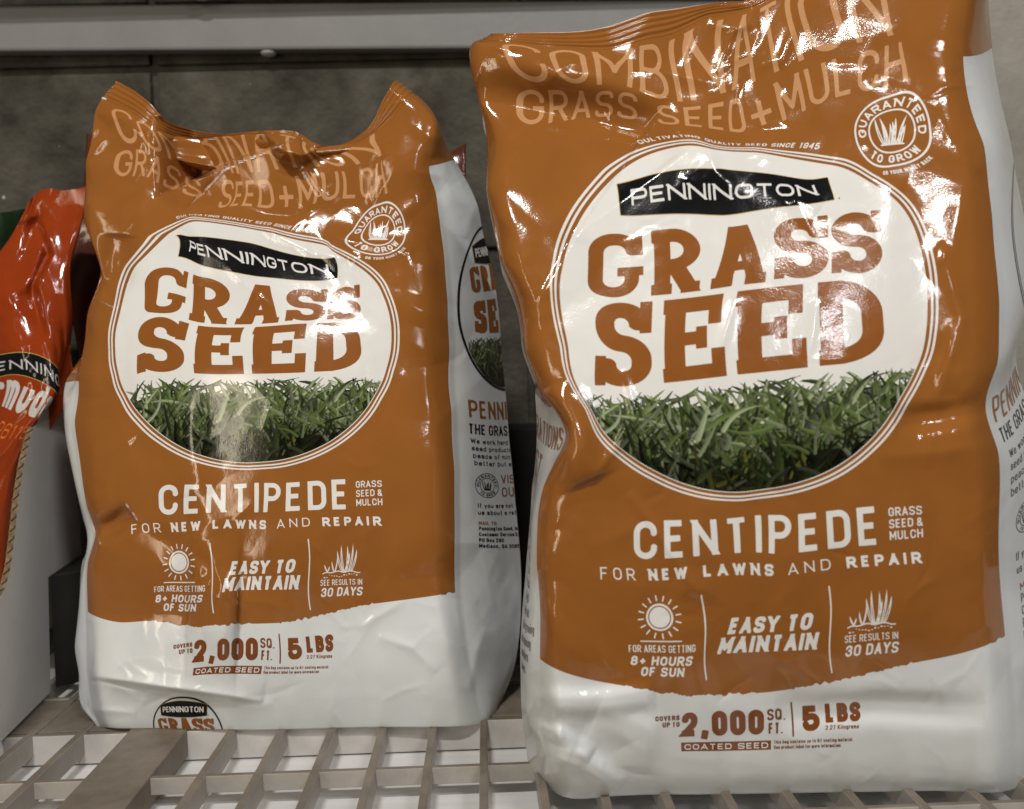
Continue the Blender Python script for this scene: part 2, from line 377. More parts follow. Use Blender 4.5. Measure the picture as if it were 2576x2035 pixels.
# ------------------------------------------------------------------ marching squares fill
def march(S):
    """S: (ny,nx) signed field, negative inside. returns verts (float grid coordinates), faces"""
    S = np.where(np.abs(S) < 1e-6, 1e-6, S)
    ny, nx = S.shape; ins = S < 0
    c = ins[:-1, :-1].astype(int)+ins[:-1, 1:]+ins[1:, 1:]+ins[1:, :-1]
    full = np.argwhere(c == 4); part = np.argwhere((c > 0) & (c < 4))
    idx = -np.ones((ny, nx), int); nodes = []
    used = np.zeros((ny, nx), bool)
    for dy, dx in ((0, 0), (0, 1), (1, 1), (1, 0)):
        if len(full): used[full[:, 0]+dy, full[:, 1]+dx] = True
        if len(part):
            yy = part[:, 0]+dy; xx = part[:, 1]+dx; k = ins[yy, xx]; used[yy[k], xx[k]] = True
    pos = np.argwhere(used); idx[pos[:, 0], pos[:, 1]] = np.arange(len(pos))
    V = [(float(p[1]), float(p[0])) for p in pos]; F = []
    if len(full):
        y = full[:, 0]; x = full[:, 1]
        F += np.stack([idx[y, x], idx[y, x+1], idx[y+1, x+1], idx[y+1, x]], 1).tolist()
    edge = {}
    cor = ((0, 0), (0, 1), (1, 1), (1, 0))
    for y, x in part.tolist():
        poly = []
        for k in range(4):
            a = (y+cor[k][0], x+cor[k][1]); b = (y+cor[(k+1) % 4][0], x+cor[(k+1) % 4][1])
            if ins[a]: poly.append(int(idx[a]))
            if ins[a] != ins[b]:
                key = (a, b) if a < b else (b, a)
                e = edge.get(key)
                if e is None:
                    t = S[key[0]]/(S[key[0]]-S[key[1]])
                    V.append((key[0][1]+t*(key[1][1]-key[0][1]), key[0][0]+t*(key[1][0]-key[0][0])))
                    e = len(V)-1; edge[key] = e
                poly.append(e)
        if len(poly) >= 3: F.append(poly)
    return V, F

# ------------------------------------------------------------------ film surface: a dense sheet in (u,v) millimetres
class TPS:
    def __init__(s, src, dst, lam=0.02):
        s.c = np.array(src, float)/100; d = np.array(dst, float); n = len(s.c)
        K = s._k(s.c)+lam*np.eye(n)*0.05; P = np.hstack([np.ones((n, 1)), s.c])
        A = np.zeros((n+3, n+3)); A[:n, :n] = K; A[:n, n:] = P; A[n:, :n] = P.T
        b = np.zeros((n+3, 2)); b[:n] = d; s.w = np.linalg.solve(A, b)
    def _k(s, p):
        r2 = ((p[:, None, :]-s.c[None])**2).sum(-1); return 0.5*r2*np.log(r2+1e-12)
    def __call__(s, p):
        p = np.asarray(p, float)/100; out = np.zeros((len(p), 2))
        for i in range(0, len(p), 20000):
            q = p[i:i+20000]; out[i:i+20000] = s._k(q)@s.w[:-3]+s.w[-3]+q@s.w[-2:]
        return out
class Sheet:
    """pixel map + depth gives the real surface; P, N on a regular (u,v) lattice"""
    def __init__(s, tps, u0, u1, v0, v1, step, depth):
        s.u0, s.v0, s.step = u0, v0, step
        s.nu = int(round((u1-u0)/step))+1; s.nv = int(round((v1-v0)/step))+1
        U, V = np.meshgrid(u0+np.arange(s.nu)*step, v0+np.arange(s.nv)*step)
        px = tps(np.stack([U.ravel(), V.ravel()], 1)).reshape(s.nv, s.nu, 2)
        s.U, s.V, s.px = U, V, px
        Y = depth(s, U, V, px)
        for k in range(1):
            Z = np.pad(Y, 1, mode='edge'); Z = (Z[:, :-2]+2*Z[:, 1:-1]+Z[:, 2:])/4; Y = (Z[:-2]+2*Z[1:-1]+Z[2:])/4
        s.P = CAM + ray(px[..., 0], px[..., 1])*Y[..., None]
        du = np.gradient(s.P, axis=1); dv = np.gradient(s.P, axis=0)
        N = np.cross(du, dv); N /= np.linalg.norm(N, axis=-1, keepdims=True)+1e-12
        s.N = N
    def eval(s, u, v):
        a = np.clip((u-s.u0)/s.step, 0, s.nu-1.0001); b = np.clip((v-s.v0)/s.step, 0, s.nv-1.0001)
        i = a.astype(int); j = b.astype(int); f = (a-i)[:, None]; g = (b-j)[:, None]
        out = []
        for A in (s.P, s.N):
            p00, p10, p01, p11 = A[j, i], A[j, i+1], A[j+1, i], A[j+1, i+1]
            lo = p00+f*(p10-p00)+g*(p11-p10); hi = p00+g*(p01-p00)+f*(p11-p01)
            out.append(np.where(f >= g, lo, hi))
        n = out[1]; n /= np.linalg.norm(n, axis=1, keepdims=True)+1e-12
        return out[0], n
    def grid_mesh(s, name, mat, parent, r0, r1, back=None, mat2=None, vsplit=0):
        """rows r0..r1 as triangles, with a back side and a floor when back(depth row) is given"""
        nv, nu = r1-r0+1, s.nu
        P = s.P[r0:r1+1].reshape(-1, 3); N = s.N[r0:r1+1].reshape(-1, 3)
        ii = np.arange(nv*nu).reshape(nv, nu)
        a, b, c, d = ii[:-1, :-1].ravel(), ii[:-1, 1:].ravel(), ii[1:, 1:].ravel(), ii[1:, :-1].ravel()
        tri = np.concatenate([np.stack([a, b, c], 1), np.stack([a, c, d], 1)])
        faces = tri.tolist(); verts = [P]
        nb = 12
        if back is not None:
            B = np.zeros((nv, nb, 3))
            for k in range(nb):
                f = k/(nb-1)
                jj_ = int(round((nu-1)*(1-f)*.96+(nu-1)*.02))
                q = s.P[r0:r1+1, jj_].copy()
                yy = np.maximum(s.P[r0:r1+1, 0, 1], s.P[r0:r1+1, -1, 1])
                q[:, 1] = np.maximum(q[:, 1]+.004, back(s.V[r0:r1+1, 0], f))
                w_ = np.clip((s.V[r1, 0]-s.V[r0:r1+1, 0])/40, 0, 1)
                q[:, 1] = np.maximum(q[:, 1], yy*w_)
                B[:, k] = q
            verts.append(B.reshape(-1, 3)); o = nv*nu
            jj = o+np.arange(nv*nb).reshape(nv, nb)
            full = np.concatenate([ii[:, -1:], jj, ii[:, :1]], 1)
            for r in range(nv-1):
                for k in range(full.shape[1]-1):
                    faces.append([int(full[r, k]), int(full[r, k+1]), int(full[r+1, k+1]), int(full[r+1, k])])
            faces.append([int(x) for x in list(ii[0][::-1])+list(jj[0][::-1])])
        V = np.concatenate(verts)
        me = bpy.data.meshes.new(name)
        me.from_pydata(V.tolist(), [], faces); me.update()
        if mat2:
            nt_ = len(tri); mi = np.zeros(len(faces), int)
            rows = np.repeat(np.arange(nv-1), nb+1); vv = s.V[r0:r1, 0][rows]
            mi[nt_:nt_+len(rows)] = vv > vsplit
            me.polygons.foreach_set('material_index', mi.tolist())
            return link(name, me, [mat, mat2], parent)
        return link(name, me, [mat], parent)
class Print:
    """thin layer of ink or label lying on a sheet"""
    def __init__(s, sheet): s.sh = sheet; s.uv = []; s.lay = []; s.f = []; s.mi = []; s.mats = []; s.col = []
    def mat(s, k):
        if k not in s.mats: s.mats.append(k)
        return s.mats.index(k)
    def add(s, fn, u0, u1, v0, v1, cell, mat, layer, colfn=None):
        nx = int((u1-u0)/cell)+2; ny = int((v1-v0)/cell)+2
        X, Y = np.meshgrid(u0+np.arange(nx)*cell, v0+np.arange(ny)*cell)
        S = fn(X, Y)
        V, F = march(S)
        if not F: return
        n = len(s.uv); mi = s.mat(mat)
        VV = np.array(V)*cell+np.array((u0, v0))
        s.uv += VV.tolist(); s.lay += [layer]*len(V)
        s.f += [[i+n for i in f] for f in F]; s.mi += [mi]*len(F)
        c = colfn(VV[:, 0], VV[:, 1]) if colfn else np.ones((len(V), 3))
        s.col += c.tolist()
    def text(s, txt, u0, u1, v0, v1, t, mat, layer, cell=None, **kw):
        H = v1-v0; W = u1-u0; cell = cell or max(0.14, min(0.5, t/3.2))
        s.add(lambda X, Y: text_sdf(X-u0, Y-v0, txt, W, H, t, **kw), u0-H*.25, u1+H*.25, v0-H*.4, v1+H*.1+cell, cell, mat, layer)
    def build(s, name, parent):
        if not s.f: return None
        uv = np.array(s.uv); P, N = s.sh.eval(uv[:, 0], uv[:, 1])
        P = P+N*((np.array(s.lay)*0.00007+0.00006)[:, None])
        me = bpy.data.meshes.new(name); me.from_pydata(P.tolist(), [], s.f); me.update()
        me.polygons.foreach_set('material_index', s.mi)
        if 'picture' in s.mats:
            a = me.color_attributes.new('ink', 'FLOAT_COLOR', 'POINT')
            c = np.ones((len(P), 4)); c[:, :3] = np.array(s.col); a.data.foreach_set('color', c.ravel())
        o = link(name, me, s.mats, parent)
        me.normals_split_custom_set_from_vertices(N.tolist())
        return o

# ------------------------------------------------------------------ printed turf picture (drawn blade by blade)
def turf_raster(w, h, cell, seed, n):
    rs = np.random.RandomState(seed)
    nx, ny = int(w/cell)+1, int(h/cell)+1
    C = np.zeros((ny, nx, 3)); A = np.zeros((ny, nx))
    top = h-14
    yy = np.arange(ny)*cell
    base = sstep(top-2, top-12, yy)          # soil and deep turf fill below the tips
    A[:] = (base > .5)[:, None]
    t = np.clip(yy/top, 0, 1)[:, None]
    nz = np.array([[0.0]])
    gx, gy = np.meshgrid(np.arange(nx)*cell, yy)
    nz = vnoise(gx/3.0, gy/3.0, 5)*.5+vnoise(gx/1.2, gy/1.2, 6)*.5
    C[..., 0] = 0.008+0.008*nz.clip(0)+0.006*(1-t); C[..., 1] = 0.009+0.014*t*(0.6+nz); C[..., 2] = 0.006
    C = np.clip(C, 0.002, 1)
    for i in range(n):
        f = i/n
        bx = rs.rand()*w; by = (1-f)**0.9*(top-4)*rs.uniform(.75, 1.1) if f < .93 else rs.uniform(4, top*.7)
        L = rs.uniform(14, 38); ang = rs.normal(PI/2, 0.62)
        if rs.rand() < .12: ang = rs.uniform(0.05, PI-.05)
        x1 = bx+L*math.cos(ang); y1 = by+L*abs(math.sin(ang))*.8
        if y1 > top+9: y1 = top+9-rs.rand()*8
        wd_ = rs.uniform(.6, 1.9); bend = rs.normal(0, .18)
        g = rs.choice([.22, .5, .95, 1.35])*rs.uniform(.8, 1.15)*(0.40+0.75*np.clip(by/top, 0, 1))
        if by < top*.34: g *= rs.choice([.12, .3, .75])
        base_c = np.array((.095, .135, .040))*g if rs.rand() < .62 else np.array((.24, .28, .165))*g
        if rs.rand() < .05: base_c = np.array((.42, .47, .32))*g
        if by < top*.3 and rs.rand() < .25: base_c = np.array((.16, .17, .035))*g
        mx, my = (bx+x1)/2-(y1-by)*bend, (by+y1)/2+(x1-bx)*bend
        x0i = max(0, int((min(bx, x1, mx)-2)/cell)); x1i = min(nx, int((max(bx, x1, mx)+2)/cell)+1)
        y0i = max(0, int((min(by, y1, my)-2)/cell)); y1i = min(ny, int((max(by, y1, my)+2)/cell)+1)
        if x1i <= x0i or y1i <= y0i: continue
        X = gx[y0i:y1i, x0i:x1i]; Y = gy[y0i:y1i, x0i:x1i]
        D = np.full(X.shape, 1e9); Q = np.zeros(X.shape)
        pts = [((1-q)**2*bx+2*q*(1-q)*mx+q*q*x1, (1-q)**2*by+2*q*(1-q)*my+q*q*y1) for q in np.linspace(0, 1, 7)]
        for k in range(6):
            a = pts[k]; b = pts[k+1]; ex, ey = b[0]-a[0], b[1]-a[1]; l2 = ex*ex+ey*ey+1e-9
            s = np.clip(((X-a[0])*ex+(Y-a[1])*ey)/l2, 0, 1)
            tt = (k+s)/6; r = wd_*(1-tt**2.2)+.05
            d = np.hypot(X-a[0]-s*ex, Y-a[1]-s*ey)-r
            sd = ((X-a[0])*ey-(Y-a[1])*ex)/math.sqrt(l2)
            u = d < D; Q = np.where(u, sd/(r+.05), Q); D = np.minimum(D, d)
        al = np.clip(.5-D/cell, 0, 1)
        sh = (1+.35*Q)[..., None]
        C[y0i:y1i, x0i:x1i] = C[y0i:y1i, x0i:x1i]*(1-al[..., None])+np.clip(base_c*sh, 0, 1)*al[..., None]
        A[y0i:y1i, x0i:x1i] = np.maximum(A[y0i:y1i, x0i:x1i], al)
    return C, A, cell
TURF = turf_raster(250, 92, 0.42, 3, 1150)
def turf_sample(x, y, field):
    C, A, c = TURF; B = C if field == 'c' else A[..., None]
    a = np.clip(x/c, 0, B.shape[1]-1.001); b = np.clip(y/c, 0, B.shape[0]-1.001)
    i = a.astype(int); j = b.astype(int); f = (a-i)[..., None]; g = (b-j)[..., None]
    return (B[j, i]*(1-f)+B[j, i+1]*f)*(1-g)+(B[j+1, i]*(1-f)+B[j+1, i+1]*f)*g

# ------------------------------------------------------------------ control points, read from the photograph
def z2(x, y): return (1150+x*.6596, y*.6596)
def z5(x, y): return (1200+x*.6364, 300+y*.6364)
def z7(x, y): return (1200+x*.6364, 1150+y*.6364)
def z1(x, y): return (x*.5957, y*.5957)
def z4(x, y): return (200+x*.5032, 480+y*.5032)
def z6(x, y): return (x*.5957, 1150+y*.5957)
def canon(p):
    x, y = p; ax = 1885+.0627*(y-805); y2 = y+.065*(x-ax)
    return ((x-ax)/4.06, (1990-y2)/4.06)
UB = 146.0; VTOP = 511.0; VSEAL = 494.0; VWHITE = 446.0
LINES = {  # name: R zoom, [(s, base, top)], L zoom, [(s, base, top)]
'combo': (z2, [(0, (235, 312), None), (.2, (525, 326), None), (.36, (750, 374), (735, 170)), (.45, (868, 388), (830, 150)), (.5, (950, 372), (925, 95)), (.6, (1090, 332), (1080, 60)), (.75, (1265, 252), (1215, 0)), (.88, (1470, 180), (1415, -60)), (1, (1665, 135), (1630, -95))],
          z1, [(0, (515, 612), None), (.15, (660, 640), None), (.32, (855, 735), None), (.46, (1000, 737), None), (.6, (1120, 730), None), (.72, (1250, 706), None), (.82, (1400, 700), None), (1, (1618, 655), None)]),
'sub': (z2, [(0, (235, 475), (235, 335)), (.32, (692, 462), (690, 362)), (.36, (760, 472), (755, 390)), (.6, (1105, 508), (1075, 370)), (.68, (1240, 465), (1205, 320)), (1, (1725, 300), (1690, 160))],
        z1, [(0, (485, 742), (500, 632)), (.13, (620, 745), (625, 640)), (.32, (855, 838), (835, 765)), (.36, (912, 880), (935, 752)), (.6, (1155, 885), (1135, 750)), (.68, (1258, 885), (1245, 745)), (1, (1640, 812), (1605, 678))]),
'brand': (z5, [(0, (610, 342), (607, 280)), (.5, (960, 320), (960, 258)), (.8, (1190, 305), (1185, 255)), (1, (1350, 300), (1330, 265))],
          z4, [(0, (545, 305), (555, 248)), (.5, (890, 378), (895, 315)), (1, (1243, 418), (1245, 370))]),
'grass': (z5, [(0, (435, 715), (435, 452)), (.5, (1020, 655), (1015, 425)), (1, (1605, 600), (1598, 358))],
          z4, [(0, (322, 640), (322, 388)), (.25, (580, 655), (590, 427)), (.5, (880, 668), (900, 470)), (.7, (1110, 650), (1110, 492)), (1, (1412, 640), (1405, 468))]),
'seed': (z5, [(0, (462, 1062), (460, 720)), (.5, (1005, 1012), (1000, 688)), (1, (1620, 955), (1600, 630))],
         z4, [(0, (285, 925), (300, 634)), (.5, (840, 915), (845, 682)), (1, (1420, 900), (1400, 650))]),
'variety': (z7, [(0, (622, 402), (620, 255)), (.5, (1110, 375), (1105, 228)), (1, (1590, 345), (1580, 193))],
            z6, [(0, (675, 245), (672, 118)), (.5, (1080, 233), (1080, 107)), (1, (1470, 220), (1468, 92))]),
'variety_side': (z7, [(0, (1632, 328), (1625, 200)), (1, (1763, 315), (1757, 192))],
                 z6, [(0, (1505, 207), (1502, 102)), (1, (1615, 202), (1612, 98))]),
'lawns': (z7, [(0, (488, 483), (487, 433)), (.55, (1180, 470), (1178, 425)), (1, (1758, 418), (1752, 375))],
          z6, [(0, (555, 325), (555, 285)), (.55, (1130, 305), (1128, 265)), (1, (1610, 290), (1608, 252))]),
'sunrow': (z7, [(0, (597, 770), (597, 555)), (1, (865, 770), (840, 545))],
           z6, [(0, (650, 572), (658, 378)), (1, (868, 568), (850, 365))]),
'div1': (z7, [(0, (908, 880), (886, 543))], z6, [(0, (903, 658), (886, 360))]),
'div2': (z7, [(0, (1403, 853), (1390, 508))], z6, [(0, (1311, 645), (1301, 345))]),
'hours': (z7, [(0, (610, 865), (610, 785)), (1, (852, 868), (852, 785))], z6, [(0, (660, 652), (658, 582)), (1, (855, 648), (855, 580))]),
'maintain': (z7, [(0, (952, 778), (972, 638)), (1, (1345, 760), (1352, 610))], z6, [(0, (940, 570), (952, 442)), (1, (1262, 558), (1268, 428))]),
'sprout': (z7, [(0, (1457, 790), (1462, 520)), (1, (1667, 772), (1660, 508))], z6, [(0, (1357, 592), (1362, 362)), (1, (1532, 585), (1525, 355))]),
'weight': (z7, [(0, (808, 1105), (810, 1010)), (.45, (1130, 1095), (1130, 997)), (1, (1515, 1080), (1515, 972))],
           z6, [(0, (818, 866), (820, 770)), (.45, (1085, 858), (1085, 762)), (1, (1405, 855), (1408, 752))]),
'coated': (z7, [(0, (808, 1162), (808, 1128)), (1, (1487, 1145), (1487, 1108))], z6, [(0, (818, 921), (818, 893)), (1, (1390, 910), (1390, 880))]),
}
BOX = {}
CPR, CPL = [], []     # control points right / left bag: ((u,v),(px,py))
for nm, (zr, lr, zl, ll) in LINES.items():
    B = [canon(zr(*b)) for _, b, t in lr]; T = [canon(zr(*t)) for _, b, t in lr if t]
    vb = np.mean([b[1] for b in B]); vt = np.mean([t[1] for t in T]) if T else vb
    if nm == 'combo': vt = vb+41
    u0 = np.mean([canon(zr(*p))[0] for s, b, t in lr if s == 0 for p in (b, t) if p])
    e = [canon(zr(*p))[0] for s, b, t in lr if s == 1 for p in (b, t) if p]
    u1 = np.mean(e) if e else u0
    if nm == 'sub': vb, vt = 429.0, 449.0
    if nm == 'combo': vb, vt = 453.5, 491.0
    BOX[nm] = (u0, u1, vb, vt)
    for zz, ls, cp in ((zr, lr, CPR), (zl, ll, CPL)):
        for s, b, t in ls:
            cp.append(((u0+s*(u1-u0), vb), zz(*b)))
            if t: cp.append(((u0+s*(u1-u0), vt), zz(*t)))
# oval emblem: a fat ellipse; outlines read from the photograph
OC = (-4.0, 294.0); OA, OB, ON = 120.0, 110.0, 2.4
OUT_R = [(290, 690), (300, 560), (340, 420), (420, 290), (500, 195), (610, 130), (700, 100), (860, 78), (930, 104), (1100, 110), (1270, 130), (1400, 150), (1560, 215), (1700, 310), (1760, 400), (1800, 520), (1822, 700), (1815, 850), (1770, 1000), (1700, 1130), (1560, 1320), (1400, 1430), (1200, 1490), (1050, 1510), (900, 1500), (700, 1430), (560, 1340), (470, 1250), (430, 1150), (368, 1050), (330, 900), (300, 780)]
OUT_L = [(147, 800), (155, 650), (190, 480), (250, 350), (330, 235), (560, 128), (700, 145), (800, 160), (950, 182), (1100, 220), (1250, 270), (1550, 500), (1590, 620), (1600, 740), (1570, 900), (1510, 1040), (1420, 1170), (1300, 1270), (1150, 1345), (1000, 1385), (850, 1397), (700, 1385), (550, 1345), (400, 1265), (290, 1170), (210, 1050), (165, 930)]
def on_ring(x, y):
    k = (abs(x)**ON+abs(y)**ON)**(1/ON); return (OC[0]+x/k*OA, OC[1]+y/k*OB)
for p in OUT_R:
    c = canon(z5(*p)); CPR.append((on_ring((c[0]-OC[0])/OA, (c[1]-OC[1])/OB), z5(*p)))
for p in OUT_L:
    dx, dy = p[0]-873, p[1]-770; yv = (-60, -617) if dy < 0 else (-4, -627)
    det = 727*yv[1]+35*yv[0]; CPL.append((on_ring((dx*yv[1]-dy*yv[0])/det, (727*dy+35*dx)/det), z4(*p)))
_u0, _u1, _v0, _v1 = BOX['brand']; _w, _h = _u1-_u0, _v1-_v0
for c, pr_, pl_ in (((_u0-.072*_w, _v1+.36*_h), (557, 258), (505, 208)), ((_u0-.072*_w, _v0-.55*_h), (568, 380), (495, 330)), ((_u1+.075*_w, _v1+.36*_h), (1385, 228), (1283, 332)), ((_u1+.075*_w, _v0-.55*_h), (1412, 318), (1290, 435)),
                    (((_u0+_u1)/2, _v1+.96*_h), (962, 195), None), (((_u0+_u1)/2, _v0-.95*_h), (980, 380), None)):
    CPR.append((c, z5(*pr_)))
    if pl_: CPL.append((c, z4(*pl_)))
# badge
BC = canon(z2(1660, 500)); BR = 145*.6596/4.06
BC = (99.0, 402.0)
for dx, dy in ((0, 0), (1, 0), (-1, 0), (0, 1), (0, -1)):
    CPR.append(((BC[0]+dx*BR, BC[1]+dy*BR), z2(1660+dx*146-dy*6, 500-dy*134-dx*6)))
    CPL.append(((BC[0]+dx*BR, BC[1]+dy*BR), z4(1500+dx*129, 195-dy*128-dx*4)))
# edges of the brown front, right bag
def edge(cp, u, pts, f): 
    for p in pts: cp.append(((u, f(p)), p))
vr = lambda p: canon(p)[1]
edge(CPR, UB, [(2423, 133), (2476, 363), (2496, 545), (2508, 685), (2514, 761), (2511, 913), (2478, 1020), (2511, 1133), (2513, 1299), (2528, 1594)], vr)
edge(CPR, -UB, [(1207, 180), (1213, 264), (1227, 473), (1264, 661), (1321, 875), (1362, 989), (1426, 1096), (1395, 1161), (1366, 1227), (1354, 1293), (1350, 1416), (1358, 1662)], vr)
for u, v, p in [(-UB, VTOP, (1247, 85)), (-UB, VSEAL, (1226, 104)), (-UB, 470, (1206, 118)), (-110, VTOP, z2(330, 124)), (-110, VSEAL, z2(345, 180)), (-110, 486, z2(350, 200)), (-110, 470, z2(350, 222)),
                (-74, VTOP, z2(575, 100)), (-74, VSEAL, z2(592, 192)), (-74, 486, z2(594, 214)), (-74, 470, z2(600, 240)), (-52, VSEAL, z2(730, 150)), (-52, VTOP, z2(722, 48)),
                (-22, VSEAL, z2(940, 70)), (-22, VTOP, z2(930, 20)), (4, VSEAL, z2(1085, 42)), (4, VTOP, z2(1090, 8)), (73, VSEAL, z2(1500, -75)), (73, VTOP, z2(1500, -115)),
                (UB, VSEAL, z2(1985, -95)), (UB, VTOP, z2(1980, -140)),
                # gusset on the right
                (190, VTOP, z2(2010, -138)), (190, 470, z2(2028, 40)), (190, VWHITE, (2496, 120)), (190, 410, (2520, 263)), (190, 365, (2555, 433)), (190, 330, (2580, 560)), (190, 270, (2590, 760)), (190, 248, (2561, 849)), (190, 228, (2560, 931)), (190, 190, (2610, 1080)), (190, 140, (2625, 1290)), (190, 80, (2640, 1560)), (190, 0, (2660, 1900)),
                # bottom edge
                (-UB, 0, (1412, 2003)), (-100, -0, (1545, 2003)), (-50, 0, (1745, 1999)), (0, 0, (1950, 1996)), (60, 0, (2195, 1992)), (110, 0, (2395, 1990)), (UB, 0, (2546, 1988)),
                (-UB, 45, (1372, 1850)), (UB, 45, (2540, 1790)),
                # gusset on the left
                (-190, 0, (1330, 1925)), (-190, 25, (1319, 1850)), (-190, 70, (1310, 1700)), (-190, 92, (1309, 1620)), (-190, 122, (1321, 1498)), (-190, 152, (1334, 1375)), (-190, 182, (1346, 1252)), (-190, 202, (1348, 1170)), (-190, 243, (1346, 997)), (-190, 300, (1345, 800)), (-190, 380, (1262, 480)), (-190, VWHITE, (1228, 190)), (-190, VTOP, (1262, 90))]:
    CPR.append(((u, v), p))
# brown lower edge (right bag gives the canonical curve)
BE = [(1356, 1659), (1480, 1704), (1709, 1751), (2027, 1723), (2256, 1678), (2529, 1599)]
BEC = [canon(p) for p in BE]; BEC[0] = (-UB, BEC[0][1]); BEC[-1] = (UB, BEC[-1][1])
for c, p in zip(BEC[1:-1], BE[1:-1]): CPR.append((c, p))
BEL = [(221, 1541), (305, 1563), (484, 1580), (730, 1561), (907, 1524), (1145, 1490)]
for c, p in zip(BEC[1:-1], BEL[1:-1]): CPL.append((c, p))
# left bag edges
vl_r = lambda p: np.interp(p[1], [381, 420, 1490], [460, VWHITE, BEC[-1][1]])
edge(CPL, UB, [(1078, 425), (1096, 480), (1106, 555), (1116, 631), (1126, 757), (1131, 882), (1136, 1033), (1143, 1184), (1144, 1329), (1145, 1490)], vl_r)
vl_l = lambda p: np.interp(p[1], [292, 365, 888, 1540], [472, 446, 287, BEC[0][1]])
edge(CPL, -UB, [(250, 292), (220, 405), (216, 506), (213, 558), (230, 605), (253, 655), (250, 705), (222, 787), (213, 872), (196, 940), (187, 1059), (192, 1100), (206, 1199), (219, 1279), (242, 1343), (232, 1378), (221, 1413), (219, 1473), (221, 1540)], vl_l)
vl_g = lambda p: np.interp(p[1], [956, 1540, 1826], [268, 92, -15])
edge(CPL, -190, [(166, 956), (159, 1010), (169, 1090), (189, 1199), (209, 1308), (226, 1368), (206, 1413), (201, 1498), (192, 1587), (188, 1632), (199, 1697), (206, 1781), (249, 1828)], vl_g)
for u, v, p in [(-190, 300, (236, 850)), (-190, 355, (268, 680)), (-190, 400, (240, 520)), (-190, VWHITE, (252, 370)), (-190, VTOP, z1(520, 352)), (-190, VSEAL, z1(470, 430)),
                (-UB, VTOP, z1(508, 346)), (-UB, VSEAL, z1(442, 424)), (-125, VTOP, z1(565, 378)), (-125, VSEAL, z1(525, 462)), (-125, 470, z1(520, 505)), (-105, VTOP, z1(635, 432)), (-105, VSEAL, z1(600, 505)), (-105, 472, z1(600, 545)),
                (-85, VTOP, z1(695, 502)), (-85, VSEAL, z1(670, 552)), (-85, 474, z1(680, 580)), (-60, VTOP, z1(790, 540)), (-60, VSEAL, z1(770, 588)), (-60, 474, z1(785, 592)), (-30, VTOP, z1(925, 566)), (-30, VSEAL, z1(920, 588)), (-30, 474, z1(925, 586)),
                (0, VTOP, z1(1070, 556)), (0, VSEAL, z1(1065, 570)), (0, 474, z1(1060, 582)), (22, VTOP, z1(1180, 552)), (22, VSEAL, z1(1170, 566)), (22, 470, z1(1165, 610)),
                (42, VTOP, z1(1265, 562)), (42, VSEAL, z1(1260, 580)), (42, 468, z1(1262, 640)), (60, VTOP, z1(1335, 610)), (60, VSEAL, z1(1340, 625)), (62, 470, z1(1355, 655)), (78, VTOP, z1(1450, 610)), (80, VSEAL, z1(1460, 622)), (80, 476, z1(1440, 645)),
                (98, VTOP, z1(1560, 535)), (100, VSEAL, z1(1590, 552)), (118, VTOP, z1(1610, 430)), (118, VSEAL, z1(1665, 490)), (UB, VTOP, z1(1655, 350)), (UB, VSEAL, z1(1748, 412)), (UB, 470, z1(1840, 530)),
                (200, VTOP, z1(1668, 352)), (200, VSEAL, z1(1762, 425)), (200, 470, z1(1850, 545)), (200, VWHITE, (1144, 402)),
                (200, 405, (1203, 518)), (200, 385, (1214, 580)), (200, 345, (1245, 710)), (200, 287, (1264, 900)), (200, 222, (1281, 1100)), (200, 166, (1297, 1260)), (200, 105, (1312, 1440)), (200, 65, (1310, 1570)), (200, 35, (1298, 1663)), (200, -15, (1262, 1765)),
                (UB, 45, (1165, 1640)), (UB, -15, (1203, 1823)), (100, -15, (990, 1829)), (50, -15, (820, 1832)), (0, -15, (650, 1836)), (-50, -15, (490, 1835)), (-100, -15, (350, 1833)), (-UB, -15, (256, 1829)),
                (-UB, 12, (236, 1776)), (-60, 10, (440, 1752)), (0, 6, (650, 1768)), (-UB, 50, (224, 1660))]:
    CPL.append(((u, v), p))

for cp, vmn in ((CPR, 246), (CPL, 270)):
    for (c, p) in list(cp):
        if c[0] == -UB and vmn < c[1] < 450: cp.append(((-162, c[1]), (p[0]+3, p[1])))
# ------------------------------------------------------------------ depth of the two bags
def polydist(px, pts):
    """signed distance (positive on the right of travel) and along-fraction to a pixel polyline"""
    X, Y = px[..., 0], px[..., 1]; D = np.full(X.shape, 1e9); Sg = np.zeros(X.shape); T = np.zeros(X.shape)
    P = np.array(pts, float); L = np.r_[0, np.cumsum(np.linalg.norm(np.diff(P, axis=0), axis=1))]
    for i in range(len(P)-1):
        a, b = P[i], P[i+1]; e = b-a; l = np.linalg.norm(e)
        sr = ((X-a[0])*e[0]+(Y-a[1])*e[1])/l**2; s = np.clip(sr, 0, 1)
        d = np.hypot(X-a[0]-s*e[0], Y-a[1]-s*e[1])
        k = d < D
        D = np.where(k, d, D); Sg = np.where(k, np.sign(-(X-a[0])*e[1]+(Y-a[1])*e[0]), Sg); T = np.where(k, (L[i]+s*l)/L[-1], T)
    return D, Sg, T
def apply_creases(Y, px, creases):
    for c in creases:
        kind, pts, w, amp = c[:4]
        D0, S, T = polydist(px, pts); D = np.sqrt(D0*D0+(.4*w)**2)-.4*w
        if kind == 'step': D = D0
        tap = np.sin(np.clip(T, 0, 1)*PI)**.5
        endc = np.where((T <= 0) | (T >= 1), np.exp(-(D/(w*.8))**2), 1)
        if kind == 'ridge':  Y = Y-.5*amp*tap*np.exp(-D/w)*endc          # sharp fold towards the viewer
        elif kind == 'soft': Y = Y-amp*tap*np.exp(-(D/w)**2)*endc
        elif kind == 'step':                                           # right-hand side of travel sinks, then recovers
            w2 = c[4]
            f = np.where(S > 0, sstep(0, w, D)*np.exp(-np.maximum(D-w, 0)/w2), 0)
            Y = Y+amp*f*tap*endc
    return Y
